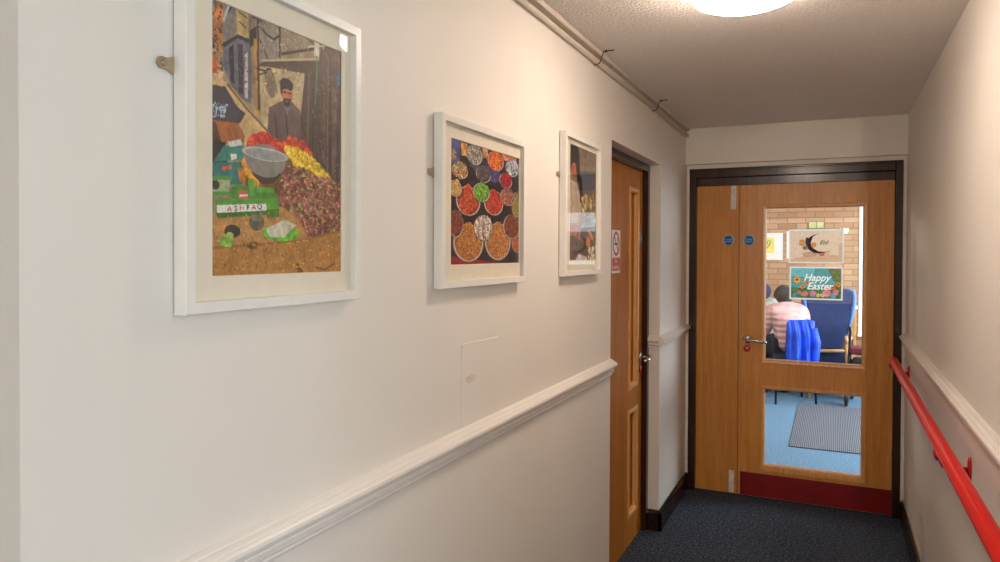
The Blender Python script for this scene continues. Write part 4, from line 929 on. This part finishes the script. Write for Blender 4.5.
# ------------------------------------------------------------------ hall furniture
def skin(name, joints, bones, mat, parent, sub=1):
    names = list(joints); me = bpy.data.meshes.new(name)
    me.from_pydata([joints[k][0] for k in names], [(names.index(a), names.index(b)) for a, b in bones], [])
    bm = bmesh.new(); bm.from_mesh(me); sl = bm.verts.layers.skin.verify(); bm.verts.ensure_lookup_table()
    for i, k in enumerate(names):
        r = joints[k][1]; bm.verts[i][sl].radius = (r, r) if not isinstance(r, tuple) else r; bm.verts[i][sl].use_root = (i == 0)
    bm.to_mesh(me); bm.free()
    me.materials.append(M[mat]); o = bpy.data.objects.new(name, me); COL.objects.link(o); o.parent = parent
    s = o.modifiers.new('skin', 'SKIN'); s.use_smooth_shade = True
    b = o.modifiers.new('subdivision', 'SUBSURF'); b.levels = sub; b.render_levels = sub
    return o
def person(root, jacket, jmat, hair, reach=(.44, .76)):
    rx, rz = reach
    J = {'pelvis': ((0, 0, .53), .12), 'waist': ((.03, 0, .68), .105), 'chest': ((.08, 0, .84), .115), 'upper': ((.12, 0, .93), .085), 'neck': ((.16, 0, 1.0), .045), 'jaw': ((.20, 0, 1.055), (.06, .065)), 'brow': ((.205, 0, 1.13), (.078, .075)), 'crown': ((.195, 0, 1.175), .052)}
    B = [('pelvis', 'waist'), ('waist', 'chest'), ('chest', 'upper'), ('upper', 'neck'), ('neck', 'jaw'), ('jaw', 'brow'), ('brow', 'crown')]
    for s, c in ((1, 'l'), (-1, 'r')):
        J.update({'sh' + c: ((.12, .155 * s, .91), .055), 'el' + c: ((.20, .20 * s, .68), .042), 'wr' + c: ((rx, .12 * s, rz), .028), 'pa' + c: ((rx + .07, .10 * s, rz + .005), (.034, .018)),
                  'hip' + c: ((.03, .09 * s, .52), .09), 'kn' + c: ((.43, .11 * s, .52), .062), 'an' + c: ((.41, .11 * s, .09), .038), 'to' + c: ((.55, .11 * s, .04), .034)})
        B += [('upper', 'sh' + c), ('sh' + c, 'el' + c), ('el' + c, 'wr' + c), ('wr' + c, 'pa' + c), ('pelvis', 'hip' + c), ('hip' + c, 'kn' + c), ('kn' + c, 'an' + c), ('an' + c, 'to' + c)]
        for i, (dy, ln) in enumerate(((-.024, .062), (-.008, .075), (.008, .070), (.024, .055))):
            J['f%d' % i + c] = ((rx + .10, .10 * s + dy, rz + .004), .009); J['g%d' % i + c] = ((rx + .10 + ln * .6, .10 * s + dy, rz - .002), .008); J['h%d' % i + c] = ((rx + .10 + ln, .10 * s + dy, rz - .016), .007)
            B += [('pa' + c, 'f%d' % i + c), ('f%d' % i + c, 'g%d' % i + c), ('g%d' % i + c, 'h%d' % i + c)]
        J['t' + c] = ((rx + .07, (.10 - .045) * s, rz), .010); J['u' + c] = ((rx + .11, (.10 - .055) * s, rz - .004), .008); B += [('pa' + c, 't' + c), ('t' + c, 'u' + c)]
    body = skin('body', J, B, 'skin', root)
    MB().blob((.276, 0, 1.09), .016, .012, .022, 10, 8).build('nose', 'skin', root)
    MB().blob((.266, 0, 1.055), .008, .022, .006, 10, 8).build('mouth', 'maroon', root)
    for s in (1, -1):
        MB().blob((.205, .078 * s, 1.095), .02, .010, .03, 10, 8).build('ear', 'skin', root)
        MB().blob((.270, .030 * s, 1.115), .008, .011, .007, 8, 6).build('eye', 'hair_black', root)
    K = {'p': ((0, 0, .50), .155), 'w': ((.01, 0, .66), .150), 'c': ((.05, 0, .82), .165), 'u': ((.09, 0, .95), .125), 'n': ((.13, 0, 1.01), .082)}
    E = [('p', 'w'), ('w', 'c'), ('c', 'u'), ('u', 'n')]
    for s, c in ((1, 'l'), (-1, 'r')):
        K.update({'s' + c: ((.10, .175 * s, .93), .095), 'e' + c: ((.20, .215 * s, .68), .068), 'w' + c: ((rx - .02, .125 * s, rz), .046)}); E += [('u', 's' + c), ('s' + c, 'e' + c), ('e' + c, 'w' + c)]
    skin(jacket, K, E, jmat, root, 2)
    T = {'p': ((0, 0, .53), .135)}; E = []
    for s, c in ((1, 'l'), (-1, 'r')):
        T.update({'h' + c: ((.06, .10 * s, .53), .098), 'k' + c: ((.43, .11 * s, .525), .078), 'a' + c: ((.41, .11 * s, .11), .055)}); E += [('p', 'h' + c), ('h' + c, 'k' + c), ('k' + c, 'a' + c)]
    skin('trousers', T, E, 'trousers', root)
    for s in (1, -1): MB().blob((.48, .11 * s, .045), .12, .048, .045, 12, 8).build('shoe', 'shoe', root)
    hm, kind = hair; rr = np.random.default_rng(4); W = rr.random((6, 3)) * 14
    def curl(d):
        q = 1 + (.07 * math.sin(W[0][0] * d.x + W[0][1] * d.z) + .06 * math.sin(W[1][0] * d.y + W[1][2] * d.z + 1) + .05 * math.sin(20 * d.x + 17 * d.y + 23 * d.z))
        return q * (.82 if (d.x > .45 and d.z < .35) else 1)
    MB().blob((.185, 0, 1.118), .104, .098, .100, 28, 20, curl if kind == 'hair' else (lambda d: .8 if (d.x > .45 and d.z < .2) else 1.02)).build(kind, hm, root)
    return body
p1 = empty('person', (-.415, 8.13, 0), math.radians(112), label='seated person in a pale pink quilted coat, dark curly hair, turned away at a table', cat='person')
person(p1, 'puffer_coat', 'puffer_pink', ('hair_black', 'hair'))
p2 = empty('person', (-.745, 9.08, 0), math.radians(-94), label='person in a navy knitted hat and pale top behind the table', cat='person')
person(p2, 'top', 'white_top', ('navy_wool', 'hat'), (.36, .79))

def cafe_chair(loc, rz, label):
    t = empty('dining_chair', loc, rz, label=label, cat='chair', group='black legged chairs round the hall table')
    m = MB(); m.box((-.21, -.22, .405), (.21, .22, .425)); m.build('seat', 'chair_fabric', t, .01)
    for sx, sy in ((1, 1), (1, -1), (-1, 1), (-1, -1)):
        MB().tube([(.18 * sx, .19 * sy, .41), (.20 * sx, .205 * sy, 0)], [.014, .012], 12).build('leg', 'black_plastic', t)
    for s in (1, -1): MB().tube([(-.20, .11 * s, .42), (-.235, .11 * s, .62), (-.27, .11 * s, .84)], .012, 12).build('back_post', 'black_plastic', t)
    m = MB(); m.box((-.282, -.125, .80), (-.262, .125, .86)); m.build('backrest', 'chair_fabric', t, .008)
    return t
cafe_chair((-.415, 8.13, 0), math.radians(112), 'chair under the person in the pink coat, blue coat over its back')
cafe_chair((-.745, 9.08, 0), math.radians(-94), 'chair under the person in the navy hat')

# blue coat hanging over the back of the chair
t = empty('hanging_coat', (-.415, 8.13, 0), math.radians(112), label='bright blue coat draped over the chair back beside the pink coat', cat='coat')
vs = []; fs = []; nu_, nv_ = 40, 22
for side_ in (0, 1):
    for j in range(nv_ + 1):
        v = j / nv_
        for i in range(nu_ + 1):
            u = i / nu_; z = .875 - .46 * v; wd = .135 + .02 * v
            fold = (.014 + .018 * v) * math.sin(u * 19 + 1.2 * math.sin(v * 3)) + .008 * math.sin(u * 41 + v * 4)
            edge = (1 - (2 * u - 1) ** 4)
            x = -.275 - (.018 + .06 * math.sin(min(1, v * 3) * math.pi / 2) * edge) - fold * edge + (.004 if side_ == 0 else .016)
            zz = z + (.012 * edge if j == 0 else 0) + (.018 * math.sin(u * 13) if j == nv_ else 0)
            vs.append((x, -.015 + (u - .5) * 2 * wd, zz))
n1 = (nu_ + 1) * (nv_ + 1)
for j in range(nv_):
    for i in range(nu_):
        a = j * (nu_ + 1) + i; b = a + 1; c = a + nu_ + 2; d = a + nu_ + 1; fs += [(a, b, c, d), (n1 + a, n1 + d, n1 + c, n1 + b)]
for i in range(nu_):
    fs.append((i, n1 + i, n1 + i + 1, i + 1)); q = nv_ * (nu_ + 1); fs.append((q + i, q + i + 1, n1 + q + i + 1, n1 + q + i))
for j in range(nv_):
    a = j * (nu_ + 1); b = a + nu_ + 1; fs.append((a, b, n1 + b, n1 + a)); a += nu_; b += nu_; fs.append((a, n1 + a, n1 + b, b))
MB().add(vs, fs, True).build('coat_body', 'coat_blue', t)
m = MB(); m.tube([(-.30, -.13, .80), (-.32, -.155, .66), (-.315, -.145, .50), (-.31, -.14, .44)], [.04, .045, .042, .036], 16)
m.build('sleeve', 'coat_blue', t)

# table
t = empty('round_table', (-1.20, 8.40, 0), label='round light wood table in the hall left of the seated people', cat='table')
MB().lathe([(0, .72), (.44, .72), (.45, .73), (.45, .74), (.44, .75), (0, .75)], (0, 0, 0), 2, 56).build('tabletop', 'table_wood', t)
MB().lathe([(0, .02), (.035, .02), (.035, .72), (0, .72)], (0, 0, 0), 2, 20).build('pedestal', 'black_plastic', t)
MB().lathe([(0, 0), (.25, 0), (.24, .02), (.04, .045), (0, .045)], (0, 0, 0), 2, 36).build('base', 'black_plastic', t)
tag(MB().lathe([(0, .75), (.03, .75), (.036, .76), (.04, .84), (.037, .84), (.033, .765), (0, .76)], (-.84, 8.38, 0), 2, 24).build('cup', 'sign_white'), 'white cup on the round hall table', 'cup')

# blue high back armchair, seen from behind
t = empty('armchair', (-.045, 8.50, 0), math.radians(4), label='blue high-backed armchair with wooden arms seen from behind', cat='armchair')
def panel(outline, y0, y1, lean):
    m = MB(); n = len(outline); vs = []
    for k, (yy, ins) in enumerate(((y0, .94), (y0 - .02, .88), (y1 + .02, .94), (y1, 1.0))): pass
    lay = [(y0, .93), (y0 + .02, 1.0), (y1 - .02, 1.0), (y1, .93)]
    cx = sum(p[0] for p in outline) / n; cz = sum(p[1] for p in outline) / n
    for yy, k in lay:
        for x, z in outline: xx, zz = cx + (x - cx) * k, cz + (z - cz) * k; vs.append((xx, yy - lean * (zz - .5), zz))
    fs = [tuple(range(n)), tuple(range(3 * n, 4 * n))[::-1]]
    for a in range(3):
        for i in range(n): j = (i + 1) % n; fs.append((a * n + i, a * n + j, (a + 1) * n + j, (a + 1) * n + i))
    return m.add(vs, fs)
back = [(-.14, .52), (-.17, .70), (-.22, .95), (-.24, 1.10), (-.22, 1.16), (-.10, 1.18), (.10, 1.19), (.21, 1.19), (.24, 1.14), (.228, .95), (.18, .74), (.15, .62), (.13, .52)]
panel(back, -.06, .05, .08).build('backrest', 'chair_fabric', t, .012, 3)
for s in (-1, 1):
    m = MB(); pts = [(.18 * s, -.06, .70), (.222 * s, -.085, .90), (.245 * s, -.10, 1.08), (.235 * s, -.105, 1.165), (.17 * s, -.105, 1.19)]
    m.tube(pts, [.010, .016, .018, .018, .010], 14); m.tube([(.185 * s, 0, .72), (.222 * s, .06, .92), (.245 * s, .10, 1.08), (.225 * s, .08, 1.16)], [.02, .032, .035, .022], 12)
    m.build('wing', 'chair_edge', t)
m = MB(); m.box((-.22, .02, .36), (.22, .50, .50)); m.build('seat', 'chair_fabric', t, .03, 3)
MB().tube([(-.25, -.05, .50), (0, -.055, .515), (.19, -.05, C0)], .018, 12).build('back_rail', 'chair_wood', t)
for s in (-1, 1):
    x = .235 * s
    m = MB(); m.tube([(x * .72, -.05, .68), (x * .76, -.045, .60), (x * .8, 0, .60), (x, .20, .64), (x, .48, .62)], [.018, .022, .022, .024, .020], 12); m.build('arm', 'chair_wood', t)
    MB().tube([(x, .46, .62), (x * .98, .48, 0)], [.02, .016], 12).build('leg', 'chair_wood', t)
    MB().tube([(x * .75, -.04, .62), (x * .80, -.12, 0)], [.02, .016], 12).build('leg', 'chair_wood', t)
m = MB(); m.box((-.20, .02, .13), (.20, .45, .36)); m.build('seat_base', 'black_plastic', t, .02)

# walking frame on wheels with a dark red seat, right of the armchair
t = empty('wheeled_walker', (.33, 8.26, 0), math.radians(-8), label='black wheeled walking frame with a maroon seat right of the armchair', cat='walker')
for s in (-1, 1):
    m = MB(); m.tube([(.17 * s, -.20, .08), (.17 * s, -.05, .50), (.17 * s, .03, .74), (.17 * s, -.02, .80), (.17 * s, -.12, .81)], .013, 12); m.tube([(.17 * s, .24, .08), (.17 * s, .02, .52)], .013, 12)
    m.build('side_frame', 'black_plastic', t)
    for y in (-.20, .24):
        MB().lathe([(0, -.014), (.07, -.014), (.08, -.008), (.08, .008), (.07, .014), (0, .014)], (.17 * s, y, .08), 0, 24).build('wheel', 'black_plastic', t)
m = MB(); m.box((-.165, -.11, .52), (.165, .10, .60)); m.build('seat', 'maroon', t, .025, 3)
m = MB(); m.box((-.14, -.12, .24), (.14, .08, .49)); m.build('bag', 'black_plastic', t, .03, 3)

# low cupboard with a white top by the window
t = empty('cupboard', (.14, 9.185, 0), label='small light wood cupboard with a white top by the window', cat='cupboard')
MB().box((-.16, -.16, .04), (.10, .21, .93)).build('body', 'table_wood', t, .004)
MB().box((-.17, -.17, .93), (.112, .215, .965)).build('cupboard_top', 'sign_white', t, .004)
d = MB().box((-.15, -.175, .06), (.09, -.16, .91)).build('door', 'table_wood', t, .003)
MB().box((.06, -.19, .5), (.07, -.175, .6)).build('handle', 'steel', d, .002)
MB().box((-.155, -.14, 0), (.095, .2, .04)).build('plinth', 'black_plastic', t)
